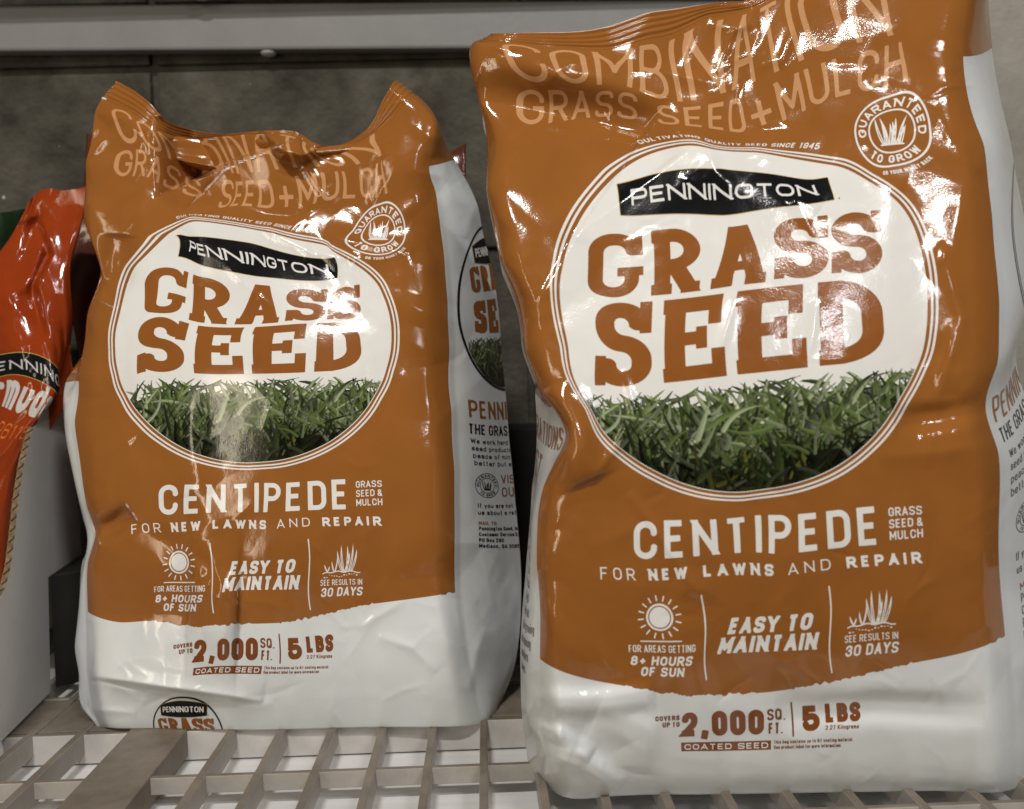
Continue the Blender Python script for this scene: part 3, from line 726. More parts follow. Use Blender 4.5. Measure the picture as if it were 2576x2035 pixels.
def fnoise(x, y, seed):
    """piecewise flat facets with sharp creases"""
    T = np.random.RandomState(seed).rand(256, 256)*2-1
    k = (x+y)*.3660; a = x+k; b = y+k
    i = np.floor(a).astype(int); j = np.floor(b).astype(int); a = a-i; b = b-j
    g = lambda p, q: T[p & 255, q & 255]
    return np.where(a > b, g(i, j)*(1-a)+g(i+1, j)*(a-b)+g(i+1, j+1)*b, g(i, j)*(1-b)+g(i, j+1)*(b-a)+g(i+1, j+1)*a)
def crumple(U, V, seed, amp_map):
    wx = U+13*vnoise(U/50, V/50, seed); wy = V+13*vnoise(U/47, V/47, seed+1)
    m1 = sstep(-.3, .6, vnoise(U/75, V/75, seed+6)); m2 = sstep(-.05, .6, vnoise(U/48, V/48, seed+7))
    h = 2.1*fnoise(wx/52, wy/62, seed+2)+.80*(.12+m1)*fnoise((wx+.4*wy)/25, wy/23, seed+3)+.24*(.06+m2)*fnoise(wx/11, (wy-.3*wx)/10, seed+4)
    return 0.001*amp_map*(h+2.0*vnoise(U/85, V/85, seed+5))
def fine_creases(Y, px, seed, n, box):
    rs = np.random.RandomState(seed); out = []
    for k in range(n):
        x = rs.uniform(box[0], box[1]); y = rs.choice([rs.uniform(box[2], box[2]+380), rs.uniform(box[2], box[3]), rs.uniform(box[3]-380, box[3])])
        a = rs.uniform(0, PI); L = rs.uniform(50, 190); b = a+rs.normal(0, .35)
        out.append(('ridge', [(x, y), (x+L*.5*math.cos(a), y+L*.5*math.sin(a)), (x+L*.5*(math.cos(a)+math.cos(b)), y+L*.5*(math.sin(a)+math.sin(b)))], rs.uniform(5, 10), rs.choice([-1, 1, 1])*rs.uniform(.0005, .0015)))
    return apply_creases(Y, px, out)
def depth_right(s, U, V, px):
    bot = px[0]; yg = ground_y(bot[:, 0], bot[:, 1]); yg = np.clip(yg, .52, .68)[None, :]
    t = np.clip(V/VTOP, 0, 1)
    inside = np.clip(1-(np.abs(U)/150)**2.6, 0, 1)
    Y = yg+.050*t**1.7-.022*np.sin(PI*np.clip(t*1.12, 0, 1)**.8)*(0.35+0.65*inside)
    Y = Y+np.clip(np.abs(U)-UB, 0, 60)/44*.035*np.sin(PI*np.clip(t, 0.02, .98))
    g = sstep(UB-14, UB+5, np.abs(U)); Y = Y+g*.007*(1-.7*sstep(380, 480, V))
    Y = Y-.046*(1-np.exp(-V/95))*(1-.45*sstep(200, 540, V))+.006*np.exp(-V/6.0)
    am = 0.75+0.35*sstep(330, 480, V)+0.6*sstep(95, 140, np.abs(U))
    am = am*(1-.45*np.exp(-(U/95)**4-((V-300)/90)**4))
    X, Z = px[..., 0], px[..., 1]
    am = am+1.6*np.exp(-((X-1420)/170)**2-((Z-1850)/130)**2)+.8*np.exp(-((X-2100)/300)**2-((Z-1780)/80)**2)+1.6*np.exp(-((X-2375)/60)**2-((Z-920)/170)**2)+0.7*np.exp(-((X-1700)/120)**2-((Z-1400)/160)**2)
    Y = fine_creases(Y+crumple(U, V, 21, am)*sstep(0, 25, V), px, 5, 90, (1250, 2500, 20, 1980))
    return apply_creases(Y, px, [
        ('ridge', [(1565, 930), (1598, 1040), (1560, 1110), (1485, 1215)], 14, .0045),
        ('soft', [(1362, 985), (1430, 1100), (1480, 1215)], 45, .010),
        ('ridge', [(1580, 1240), (1635, 1310), (1700, 1410), (1773, 1519)], 15, .0035),
        ('ridge', [(1480, 1380), (1600, 1330), (1640, 1440)], 22, .002),
        ('step', [(1215, 130), (1400, 170), (1540, 195), (1690, 240), (1770, 345)], 120, .022, 130),
        ('ridge', [(1740, 330), (1780, 372), (1795, 430), (1850, 480)], 20, .004),
        ('soft', [(2250, 1062), (2380, 1045), (2478, 1020)], 24, -.005),
        ('ridge', [(2200, 1150), (2350, 1140), (2500, 1120)], 22, .003),
        ('ridge', [(2370, 620), (2420, 800), (2360, 1000), (2330, 1180)], 16, .004),
        ('ridge', [(2440, 400), (2400, 620), (2330, 690)], 26, .003),
        ('ridge', [(1980, 520), (2010, 500), (2060, 530)], 18, .003),
        ('ridge', [(1850, 740), (1810, 880), (1790, 940)], 14, .003),
        ('ridge', [(1330, 1800), (1385, 1840), (1480, 1900)], 14, .003),
        ('ridge', [(1345, 1900), (1450, 1930), (1530, 1975)], 16, .003),
        ('soft', [(1320, 1765), (1480, 1770), (1650, 1750)], 24, .006), ('soft', [(1318, 1835), (1400, 1850), (1490, 1900)], 18, .006), ('soft', [(1340, 1880), (1470, 1915), (1560, 1985)], 20, .007), ('soft', [(1320, 1700), (1360, 1790), (1350, 1900)], 22, -.005), ('soft', [(1500, 1800), (1620, 1850), (1600, 1940)], 34, .005), ('ridge', [(2050, 1750), (2200, 1735), (2400, 1740)], 18, .003), ('soft', [(1950, 1790), (2200, 1775), (2480, 1790)], 30, -.006),
        ('ridge', [(1400, 290), (1560, 300), (1700, 330)], 30, .003),
        ('ridge', [(1905, 20), (1840, 90), (1800, 190)], 14, .005), ('ridge', [(1780, 60), (1850, 70), (1910, 60)], 12, .004),
        ('ridge', [(2000, 60), (1960, 170)], 12, .004), ('ridge', [(1650, 170), (1700, 190), (1810, 210)], 14, .003),
        ('ridge', [(2100, 390), (2180, 440), (2270, 480)], 20, .003)])
def depth_left(s, U, V, px):
    bot = px[0]; yg = ground_y(bot[:, 0], bot[:, 1]); yg = np.clip(yg, .60, .78)[None, :]
    t = np.clip((V+15)/(VTOP+15), 0, 1)
    inside = np.clip(1-(np.abs(U)/150)**2.6, 0, 1)
    Y = yg+.050*t**1.6-.026*np.sin(PI*np.clip(t*1.2, 0, 1)**.8)*(0.35+0.65*inside)
    Y = Y+np.clip(np.abs(U)-UB, 0, 60)/44*.030*np.sin(PI*np.clip(t, 0.02, .98))
    g = sstep(UB-14, UB+5, np.abs(U)); Y = Y+g*.007*(1-.7*sstep(380, 480, V))
    Y = Y-.009*(1-np.exp(-(V+15)/60))*(1-sstep(120, 380, V))
    am = 0.75+0.7*sstep(330, 480, V)+0.6*sstep(95, 140, np.abs(U))
    X, Z = px[..., 0], px[..., 1]
    am = am*(1-.4*np.exp(-(U/95)**4-((V-300)/90)**4))
    am = am+1.2*np.exp(-((X-500)/130)**2-((Z-1480)/170)**2)+.6*np.exp(-((X-950)/130)**2-((Z-600)/60)**2)
    Y = fine_creases(Y+crumple(U, V, 57, am)*sstep(-15, 10, V), px, 6, 90, (220, 1230, 260, 1820))
    return apply_creases(Y, px, [
        ('step', [(362, 300), (380, 400), (382, 500), (440, 555)][::-1], 125, .046, 120),
        ('ridge', [(372, 305), (420, 345), (470, 355)], 16, .008),
        ('ridge', [(590, 510), (690, 590), (790, 640), (900, 655)], 13, .005),
        ('ridge', [(765, 420), (800, 470), (850, 530)], 12, .004),
        ('ridge', [(820, 590), (960, 625), (1040, 635)], 16, .006),
        ('ridge', [(1010, 620), (960, 650), (880, 650)], 14, .004),
        ('step', [(640, 345), (700, 405), (765, 420), (830, 385)][::-1], 30, -.020, 60),
        ('soft', [(242, 1343), (280, 1325), (330, 1290)], 20, -.010),
        ('step', [(660, 1776), (520, 1755), (420, 1742), (225, 1712)], 14, -.010, 60),
        ('ridge', [(225, 1712), (330, 1735), (520, 1755), (650, 1776), (690, 1770)], 12, .006),
        ('ridge', [(230, 1785), (300, 1790), (345, 1795)], 10, .004),
        ('ridge', [(900, 1582), (960, 1545), (1020, 1510)], 10, .003), ('ridge', [(950, 1600), (1040, 1630), (1100, 1690)], 12, .004),
        ('ridge', [(520, 1360), (560, 1470), (600, 1500), (600, 1580)], 15, .005),
        ('ridge', [(470, 1380), (500, 1440), (450, 1520)], 15, .005),
        ('ridge', [(1060, 500), (980, 560), (900, 590)], 20, .004),
        ('soft', [(300, 590), (290, 700), (262, 760)], 30, -.008),
        ('soft', [(455, 960), (450, 1080), (470, 1250)], 40, .003), ('soft', [(470, 1545), (600, 1550)], 110, .013),
        ('ridge', [(850, 1240), (930, 1320), (900, 1450)], 20, .002),
        ('ridge', [(1150, 460), (1195, 520), (1170, 600)], 16, .006), ('ridge', [(1180, 1740), (1200, 1640), (1220, 1580)], 18, .006)])

# ------------------------------------------------------------------ the printed design
def arc_text(txt, cx, cy, R, H, a0, a1, t, bottom=False, **kw):
    W = abs(a1-a0)*R
    def fn(X, Y):
        r = np.hypot(X-cx, Y-cy); th = np.arctan2(Y-cy, X-cx)
        if bottom:
            th = np.where(th > PI/2, th-2*PI, th); return text_sdf((th-a0)*R, R+H/2-r, txt, W, H, t, **kw)
        th = np.where(th < -PI/2, th+2*PI, th)
        return text_sdf((a0-th)*R, r-R+H/2, txt, W, H, t, **kw)
    return fn
def badge(pr, c, r, mat, layer, cell=.25, note=True):
    cx, cy = c
    ring = lambda R, t: (lambda X, Y: np.abs(np.hypot(X-cx, Y-cy)-R)-t/2)
    pr.add(ring(r*.97, r*.05), cx-r*1.1, cx+r*1.1, cy-r*1.1, cy+r*1.1, cell, mat, layer)
    pr.add(ring(r*.60, r*.045), cx-r*.7, cx+r*.7, cy-r*.7, cy+r*.7, cell, mat, layer)
    D2 = math.radians
    pr.add(arc_text('GUARANTEED', cx, cy, r*.78, r*.21, D2(190), D2(-8), r*.046, gap=.4), cx-r, cx+r, cy-r, cy+r, cell, mat, layer)
    pr.add(arc_text('TO GROW', cx, cy, r*.78, r*.21, D2(-138), D2(-38), r*.046, bottom=True, gap=.4), cx-r, cx+r, cy-r, cy+r, cell, mat, layer)
    def blades(X, Y):
        D = np.full(X.shape, 1e9)
        rs = np.random.RandomState(4)
        for i in range(9):
            x0 = cx+(-.22+.055*i)*r; h = r*rs.uniform(.45, .80)
            d = leaf_sdf(X, Y, x0, cy-r*.36, x0+(i-4)*r*.055+rs.uniform(-.1, .1)*r, cy-r*.36+h, rs.uniform(-.12, .12), r*.055)
            D = np.minimum(D, np.abs(d+r*.012)-r*.014)
        D = np.minimum(D, np.abs(Y-(cy-r*.37))+np.maximum(np.abs(X-cx)-r*.3, 0)-r*.02)
        return np.maximum(D, np.hypot(X-cx, Y-cy)-r*.56)
    pr.add(blades, cx-r*.6, cx+r*.6, cy-r*.6, cy+r*.6, cell*.75, mat, layer)
    if note:
        pr.add(arc_text('OR YOUR MONEY BACK', cx, cy, r*1.13, r*.10, D2(-108), D2(-42), r*.022, bottom=True, gap=.4), cx-r*.8, cx+r*1.2, cy-r*1.3, cy-r*.3, .2, mat, layer)
def oval_logo(sh, parent, c, a, b, small=False, ring='ink_white', clip=None, boxes=None, cell=.6):
    """oval emblem: disc and rings, black brand banner, slab product name, turf picture"""
    cx, cy = c; cf = (lambda X, Y, d: np.maximum(d, clip(X, Y))) if clip else (lambda X, Y, d: d)
    E = lambda k: (lambda X, Y: ell_sdf(X-cx, Y-cy, a-k*a/118, b-k*a/118, 2.1 if small else ON))
    lab = Print(sh)
    if not small:
        lab.add(lambda X, Y: cf(X, Y, E(5.6)(X, Y)), cx-a-1, cx+a+1, cy-b-1, cy+b+1, cell, 'ink_white', 2)
        for k0, k1 in ((0, 1.3), (2.5, 3.7)):
            lab.add(lambda X, Y: cf(X, Y, np.maximum(E(k0)(X, Y), -E(k1)(X, Y))), cx-a-1, cx+a+1, cy-b-1, cy+b+1, cell*.62, 'ink_white', 2)
    else:
        lab.add(lambda X, Y: cf(X, Y, np.maximum(E(0)(X, Y), -E(5)(X, Y))), cx-a-1, cx+a+1, cy-b-1, cy+b+1, cell, ring, 2)
    lo = lab.build('oval_label', parent)
    bx = boxes
    # banner
    pb = Print(sh); u0, u1, v0, v1 = bx['brand']; h = v1-v0; w = u1-u0
    L, Rr, B, T = u0-.072*w, u1+.075*w, v0-.55*h, v1+.36*h; mx = (L+Rr)/2; bul = .60*h
    top = [(L+(Rr-L)*k/12, T+bul*(1-abs(k/6-1)**1.7)) for k in range(13)]; botm = [(Rr-(Rr-L)*k/12, B-.66*bul*(1-abs(k/6-1)**1.7)) for k in range(13)]
    pg = top+botm
    pb.add(lambda X, Y: cf(X, Y, poly_sdf(X, Y, pg)-.045*h), L-2, Rr+2, B-bul-2, T+bul+2, cell*.6, 'ink_gold', 3)
    pb.add(lambda X, Y: cf(X, Y, poly_sdf(X, Y, pg)), L-2, Rr+2, B-bul-2, T+bul+2, cell*.6, 'ink_black', 4)
    pb.add(lambda X, Y: cf(X, Y, text_sdf(X-u0, Y-v0, 'PENNINGTON', w, h, h*.18, gap=.18)), u0-2, u1+2, v0-1, v1+1, cell*.45, 'ink_white', 5)
    pb.add(lambda X, Y: cf(X, Y, np.hypot(X-Rr-.03*w, Y-B-.06*h)-.06*h), Rr, Rr+.1*w, B-.3*h, B+.4*h, cell*.4, 'ink_black', 3)
    pb.build('brand_banner', lo)
    pn = Print(sh)
    for k, tw in (('grass', .27), ('seed', .265)):
        u0, u1, v0, v1 = bx[k]; h = v1-v0
        pn.add(lambda X, Y: cf(X, Y, text_sdf(X-u0, Y-v0, k.upper(), u1-u0, h, h*tw, gap=.035, slab=True, rr=1.35)), u0-2, u1+2, v0-1, v1+1, cell*.7, 'ink_brown', 3)
    pn.build('product_name', lo)
    pp = Print(sh); u0, u1, v0, v1 = bx['turf']; kx = 250/(u1-u0); ky = 92/(v1-v0)
    ins = E(6.2) if not small else E(6)
    pp.add(lambda X, Y: cf(X, Y, np.maximum(ins(X, Y), .5-turf_sample((X-u0)*kx, (Y-v0)*ky, 'a')[..., 0])), max(u0, cx-a), min(u1, cx+a), max(v0, cy-b), v1, .5 if not small else .4, 'picture', 3,
           lambda x, y: turf_sample((x-u0)*kx, (y-v0)*ky, 'c'))
    pp.build('grass_picture', lo)
    return lo
def lower_edge(x):
    xs = [c[0] for c in BEC]; ys = [c[1] for c in BEC]
    k = np.polyfit(xs, ys, 4); y = np.polyval(k, x)
    rag = (vnoise(x/3.0, x*0+3.3, 9)*1.1+vnoise(x/1.1, x*0+7.3, 10)*.7)*(vnoise(x/25, x*0+1.1, 11) > -.25)
    return y+rag*.8
GRID = 0.9
def seed_bag(loc_label, cps, depth, umax, vmin, side, wrap_v):
    u_lo, u_hi = -190.0, umax
    tps = TPS([c[0] for c in cps], [c[1] for c in cps], 0.10)
    sh = Sheet(tps, u_lo, u_hi, vmin, VTOP, GRID, depth)
    base = sh.P[0].mean(axis=0)
    root = empty('grass_seed_bag', (base[0], base[1]+.04, 0), loc_label, 'seed bag', 'brown and white grass seed bags')
    rs = int(round((VSEAL-vmin)/GRID))
    ymid = float(sh.P[:, sh.nu//2, 1].mean())
    thick = lambda v, f: np.where(v > VSEAL-12, 0, ymid+.125*np.clip(np.sin(PI*np.clip((VSEAL-10-v)/(VSEAL-10-vmin), 0, 1)**.55*.72), 0, 1)*(0.8+.2*math.sin(PI*f)))
    # seal ridges: shallow corrugation along the seam
    R0 = sh.P.copy()
    rid = np.clip((sh.V-VSEAL)/1, 0, 1)*0.0006*np.sin((sh.V-VSEAL)*2*PI/3.75)-.0012*np.exp(-((sh.V-VSEAL)/1.8)**2)
    sh.P = sh.P+sh.N*rid[..., None]
    sh.grid_mesh('bag_film', 'white', root, 0, rs, thick, 'brown', VWHITE)
    sh.grid_mesh('top_seal', 'brown', root, rs, sh.nv-1)
    sh.P = R0
    fp = Print(sh)
    def brown(X, Y):
        low = lower_edge(X)-Y
        wide = np.maximum(np.abs(X)-UB, low)
        cap = np.minimum(VWHITE-Y, np.maximum(wrap_v-Y, X+40))
        return np.maximum(np.minimum(wide, cap), Y-VSEAL-.4)
    fp.add(brown, u_lo+.2, u_hi-.2, 60, VSEAL+1, .8, 'brown', 0)
    fp.build('front_panel', root)
    ce = Print(sh); ce.add(lambda X, Y: np.abs(Y-VTOP+.45)-.45, u_lo+.5, u_hi-.5, VTOP-1.5, VTOP, .5, 'ink_white', 1); ce.build('cut_edge', root)
    # heading
    hd = Print(sh)
    u0, u1, v0, v1 = BOX['combo']; hd.text('COMBINATION', u0, u1, v0, v1, 3.3, 'ink_pale', 1, gap=.28)
    u0, u1, v0, v1 = BOX['sub']; hd.text('GRASS SEED+MULCH', u0, u1, v0, v1, 2.6, 'ink_pale', 1, gap=.32, space=.5)
    cx, cy = OC
    def slogan(X, Y):
        th = np.arctan2((Y-cy)/OB, (X-cx)/OA); rr = ell_sdf(X-cx, Y-cy, OA, OB)
        a0, a1 = math.radians(115), math.radians(64)
        W = (a0-a1)*OA*.99
        return text_sdf((a0-th)*OA*.99, rr-3.2, 'CULTIVATING QUALITY SEED SINCE 1945', W, 4.0, .72, gap=.35, space=.6)
    hd.add(slogan, cx-60, cx+66, cy+OB*.8, cy+OB+12, .25, 'ink_white', 1)
    hd.build('heading_text', root)
    g = dict(BOX); ang = BOX['seed']
    g['turf'] = (cx-125, cx+125, cy-OB+1, ang[2]+.5)
    oval_logo(sh, root, OC, OA, OB, boxes=g)
    bd = Print(sh); badge(bd, BC, BR, 'ink_white', 1); bd.build('guarantee_badge', root)
    # variety block
    vt = Print(sh)
    u0, u1, v0, v1 = BOX['variety']; vt.text('CENTIPEDE', u0, u1, v0, v1, (v1-v0)*.165, 'ink_white', 1, gap=.42)
    u0, u1, v0, v1 = BOX['variety_side']; h = (v1-v0)
    for i, (tx, f) in enumerate((('GRASS', 1), ('SEED &', 1), ('MULCH', 1))):
        b = v1-h*(.27+.365*i); vt.text(tx, u0, u1, b, b+h*.27, .85, 'ink_white', 1, gap=.3, space=.3)
    u0, u1, v0, v1 = BOX['lawns']; w = u1-u0
    for tx, a, b, t in (('FOR', 0, .107, .85), ('NEW', .151, .274, 1.75), ('LAWNS', .322, .544, 1.75), ('AND', .589, .715, .85), ('REPAIR', .763, 1, 1.75)):
        vt.text(tx, u0+a*w, u0+b*w, v0, v1, t, 'ink_white', 1, gap=.75)
    vt.build('variety_text', root)
    # sun icon
    si = Print(sh); u0, u1, v0, v1 = BOX['sunrow']; sx = (u0+u1)/2-.5; H = v1-v0; sy = v1-H*.36; r = 7.6
    si.add(lambda X, Y: np.hypot(X-sx, Y-sy)-r*1.12, sx-14, sx+14, sy-14, sy+14, .3, 'ink_white', 1)
    si.add(lambda X, Y: np.abs(np.hypot(X-sx, Y-sy)-r*.9)-.35, sx-14, sx+14, sy-14, sy+14, .25, 'ink_brown', 2)
    def rays(X, Y):
        D = np.full(X.shape, 1e9)
        for k in range(16):
            a = 2*PI*k/16+.1; D = np.minimum(D, seg_sdf(X, Y, sx+r*1.32*math.cos(a), sy+r*1.32*math.sin(a), sx+r*1.8*math.cos(a), sy+r*1.8*math.sin(a), .9))
        return D
    si.add(rays, sx-15, sx+15, sy-15, sy+15, .25, 'ink_white', 1)
    si.add(lambda X, Y: seg_sdf(X, Y, sx-12.5, v0+7, sx+12.5, v0+7, .8), sx-14, sx+14, v0+5, v0+9, .25, 'ink_white', 1)
    si.text('FOR AREAS GETTING', u0, u1, v0, v0+4.6, .62, 'ink_white', 1, gap=.3, space=.5)
    u0, u1, v0, v1 = BOX['hours']; h = v1-v0
    si.text('8+ HOURS', u0, u1, v0+h*.54, v1, 1.25, 'ink_white', 1, shear=.18, gap=.3, space=.5)
    si.text('OF SUN', u0+(u1-u0)*.16, u1-(u1-u0)*.14, v0, v0+h*.46, 1.25, 'ink_white', 1, shear=.18, gap=.3, space=.5)
    si.build('sun_icon', root)
    # middle
    ea = Print(sh)
    for k in ('div1', 'div2'):
        u, _, v0, v1 = BOX[k]; ea.add(lambda X, Y: seg_sdf(X, Y, u, v0, u, v1, .95), u-1.5, u+1.5, v0-.5, v1+.5, .3, 'ink_white', 1)
    u0, u1, v0, v1 = BOX['maintain']; h = v1-v0; w = u1-u0
    ea.text('EASY TO', u0+w*.08, u1-w*.06, v0+h*.54, v1, 2.5, 'ink_white', 1, shear=.2, gap=.3, space=.55)
    ea.text('MAINTAIN', u0, u1, v0, v0+h*.46, 2.5, 'ink_white', 1, shear=.2, gap=.3)
    ea.build('feature_text', root)
    sp = Print(sh); u0, u1, v0, v1 = BOX['sprout']; h = v1-v0; w = u1-u0; gx0, gw = u0+.02*w, .94*w; gy = v0+h*.46
    def sprout(X, Y):
        D = np.full(X.shape, 1e9)
        for (x, tx, ty, bd_) in ((.52, .38, .40, .1), (.56, .50, .52, .08), (.64, .66, .50, -.05), (.70, .82, .53, -.08), (.76, .92, .42, -.1), (.60, .72, .36, -.1), (.30, .24, .20, .1), (.33, .38, .26, -.1), (.12, .04, .13, .1), (.14, .18, .10, -.1)):
            d = leaf_sdf(X, Y, gx0+x*gw, gy, gx0+tx*gw, gy+ty*h, bd_, 1.25 if ty > .3 else .8)
            D = np.minimum(D, np.abs(d+.28)-.27)
        xs = (X-gx0)/gw
        line = gy-h*.01+np.sin(xs*19)*.5-np.clip(np.abs(xs-.55)-.3, 0, 1)*6
        D = np.minimum(D, np.maximum(np.abs(Y-line)-.42, np.abs(xs-.5)*gw-gw*.5))
        rs_ = np.random.RandomState(8)
        for k in range(14):
            px_, py_ = gx0+gw*(.06+.065*k), gy-h*rs_.uniform(.05, .12)
            D = np.minimum(D, np.hypot((X-px_)/1.6, Y-py_)-rs_.uniform(.25, .5))
        return D
    sp.add(sprout, u0-2, u1+2, gy-h*.2, v1+1, .22, 'ink_white', 1)
    sp.text('SEE RESULTS IN', u0-.02*w, u1, v0+h*.205, v0+h*.205+4.4, .6, 'ink_white', 1, gap=.3, space=.5)
    sp.text('30 DAYS', u0, u1, v0, v0+h*.165, 1.25, 'ink_white', 1, shear=.18, gap=.3, space=.5)
    sp.build('sprout_icon', root)
    # weight
    wt = Print(sh); u0, u1, v0, v1 = BOX['weight']; w = u1-u0; h = v1-v0
    X_ = lambda f: u0+w*f
    wt.text('2,000', X_(0), X_(.455), v0, v1, 4.1, 'ink_dark', 1, gap=.30)
    wt.text('SQ.', X_(.473), X_(.575), v0+h*.55, v1, 1.3, 'ink_dark', 1, gap=.3)
    wt.text('FT.', X_(.48), X_(.56), v0+h*.02, v0+h*.45, 1.3, 'ink_dark', 1, gap=.3)
    wt.add(lambda X, Y: seg_sdf(X, Y, X_(.617), v0-h*.13, X_(.613), v0+h*1.22, 1.1), X_(.6), X_(.63), v0-3, v1+8, .3, 'ink_dark', 1)
    wt.text('5', X_(.67), X_(.767), v0+h*.06, v1+h*.03, 3.9, 'ink_dark', 1)
    wt.text('LBS', X_(.80), X_(1.0), v0+h*.34, v1+h*.06, 3.0, 'ink_dark', 1, gap=.28)
    wt.text('2.27 Kilograms', X_(.797), X_(.99), v0+h*.08, v0+h*.24, .5, 'ink_dark', 1, gap=.3, space=.5)
    wt.text('COVERS', X_(-.142), X_(-.012), v0+h*.70, v0+h*.90, .8, 'ink_dark', 1, gap=.3)
    wt.text('UP TO', X_(-.105), X_(-.012), v0+h*.42, v0+h*.63, .8, 'ink_dark', 1, gap=.3, space=.4)
    u0, u1, v0, v1 = BOX['coated']; w = u1-u0; h = v1-v0
    wt.add(lambda X, Y: np.maximum(np.abs(X-u0-w*.262)-w*.262+.0, np.abs(Y-(v0+v1)/2)-h/2), u0-.3, u0+w*.53, v0-.3, v1+.3, .3, 'ink_dark', 1)
    wt.text('COATED SEED', u0+w*.018, u0+w*.508, v0+h*.18, v1-h*.18, .70, 'ink_white', 2, gap=.3, space=.5)
    wt.text('This bag contains up to 9% coating material.', u0+w*.54, u1, v0+h*.62, v0+h*1.0, .42, 'ink_dark', 1, gap=.3, space=.5, cell=.17)
    wt.text('See product label for more information.', u0+w*.54, u0+w*.93, v0+h*.05, v0+h*.43, .42, 'ink_dark', 1, gap=.3, space=.5, cell=.17)
    wt.build('weight_text', root)
    # side text
    if side == 'left':
        uu = lambda x: 146+(z4(x, 0)[0]-1141)/140*54
        vv = lambda y: np.interp(z4(0, y)[1], [420, 1490], [VWHITE, BEC[-1][1]])
        clip = lambda X, Y: X-(u_hi-1)
        g = {'brand': (uu(2035), uu(2035)+40, vv(355), vv(315)), 'grass': (uu(1980), uu(1980)+60, vv(510), vv(395)), 'seed': (uu(1980), uu(1980)+60, vv(700), vv(550)), 'turf': (uu(1945), uu(1945)+96, vv(960), vv(700))}
        oval_logo(sh, root, (uu(1905)+50, vv(600)), 50, (vv(220)-vv(980))/2, small=True, ring='ink_black', clip=clip, boxes=g, cell=.5)
        st = Print(sh)
        def tx(t, x0, x1, y0, y1, th, mat, **kw):
            a, b, c, d = uu(x0), uu(x1), vv(y1), vv(y0); k = kw.pop('cell', max(.14, th/3))
            st.add(lambda X, Y: np.maximum(text_sdf(X-a, Y-c, t, b-a, d-c, th, **kw), clip(X, Y)), a-1, min(b+1, u_hi-.5), c-2, d+1, k, mat, 1)
        tx('PENNINGTON', 1935, 2390, 1030, 1118, 2.2, 'ink_brown', gap=.28)
        tx('THE GRASS SEED', 1930, 2290, 1148, 1200, 1.5, 'ink_black', gap=.25, space=.45)
        for k, t in enumerate(('We work hard so our', 'seed products bring', 'peace of mind, in a', 'better but smaller')):
            tx(t, 1938+4*k, 2235, 1222+37*k, 1246+37*k, .75, 'ink_black', gap=.3, space=.5)
        tx('VISIT', 2075, 2200, 1400, 1445, 1.3, 'ink_brown', gap=.3); tx('OUR', 2075, 2180, 1465, 1515, 1.3, 'ink_brown', gap=.3)
        for k, t in enumerate(('If you are not satisfied', 'us about a refund now')): tx(t, 1960, 2250, 1550+36*k, 1573+36*k, .75, 'ink_black', gap=.3, space=.5)
        tx('MAIL TO:', 1962, 2045, 1642, 1660, .7, 'ink_brown', gap=.3)
        for k, t in enumerate(('Pennington Seed, Inc.', 'Customer Service Dpt', 'PO Box 290', 'Madison, GA 30650')): tx(t, 1962, 2160 if k != 2 else 2070, 1668+30*k, 1688+30*k, .75, 'ink_black', gap=.3, space=.5)
        badge(st, (uu(2005), vv(1458)), 15*.72, 'ink_black', 1, .22, note=False)
        st.build('side_panel_print', root)
        # emblem on the folded base
        cxx, cyy, aa, bb = -56.0, -21.0, 29.0, 31.0
        g = {'brand': (-71, -41, -1.5, 2.8), 'grass': (-78, -34, -18, -6.2), 'seed': (-78, -34, -44, -30), 'turf': (-80, -20, -80, -60)}
        cb = lambda X, Y: vmin+.4-Y
        oval_logo(sh, root, (cxx, cyy), aa, bb, small=True, ring='ink_black', clip=cb, boxes=g, cell=.4)
    else:
        st = Print(sh)
        # right gusset: edge of an oval ring and body text
        clip = lambda X, Y: X-(u_hi-1)
        ov = lambda k: (lambda X, Y: ell_sdf(X-(150+62), Y-318, 50-k, 58-k*1.1))
        for k0, k1 in ((0, 1.0), (1.9, 2.6)):
            st.add(lambda X, Y: np.maximum(np.maximum(ov(k0)(X, Y), -ov(k1)(X, Y)), clip(X, Y)), 150, u_hi, 255, 380, .4, 'ink_black', 1)
        def tx(t, a, b, c, d, th, mat, **kw):
            k = max(.14, th/3)
            st.add(lambda X, Y: np.maximum(text_sdf(X-a, Y-c, t, b-a, d-c, th, **kw), clip(X, Y)), a-1, min(b+1, u_hi-.5), c-2, d+1, k, mat, 1)
        tx('PENNINGTON', 151, 222, 217, 233, 1.7, 'ink_brown', gap=.28)
        tx('THE GRASS SEED', 151, 212, 204, 213, 1.2, 'ink_black', gap=.25, space=.45)
        for k, t in enumerate(('We work hard so our', 'seed products bring', 'peace of mind, in a', 'better but smaller')): tx(t, 155, 208, 193-8*k, 198-8*k, .65, 'ink_black', gap=.3, space=.5)
        badge(st, (170, 150), 10, 'ink_black', 1, .22, note=False)
        for k, t in enumerate(('If you are not satisfied', 'us about a refund now')): tx(t, 160, 212, 126-8*k, 131-8*k, .65, 'ink_black', gap=.3, space=.5)
        tx('MAIL TO:', 162, 190, 108, 112, .7, 'ink_brown', gap=.3)
        for k, t in enumerate(('Pennington Seed, Inc.', 'Customer Service Dpt', 'PO Box 290', 'Madison, GA 30650')): tx(t, 162, 208, 101-7*k, 106-7*k, .65, 'ink_black', gap=.3, space=.5)
        st.build('side_panel_print', root); st = Print(sh)
        st.add(lambda X, Y: np.maximum(text_sdf(X+190, Y-219, 'RATIONS', 42, 14, 1.7, gap=.3), -X-189), -189, -UB-1, 216, 235, .4, 'ink_brown', 1)
        st.add(lambda X, Y: np.maximum(text_sdf(X+190, Y-196, 'ST.', 26, 17, 2.4, gap=.3), -X-189), -189, -UB-1, 193, 216, .4, 'ink_brown', 1)
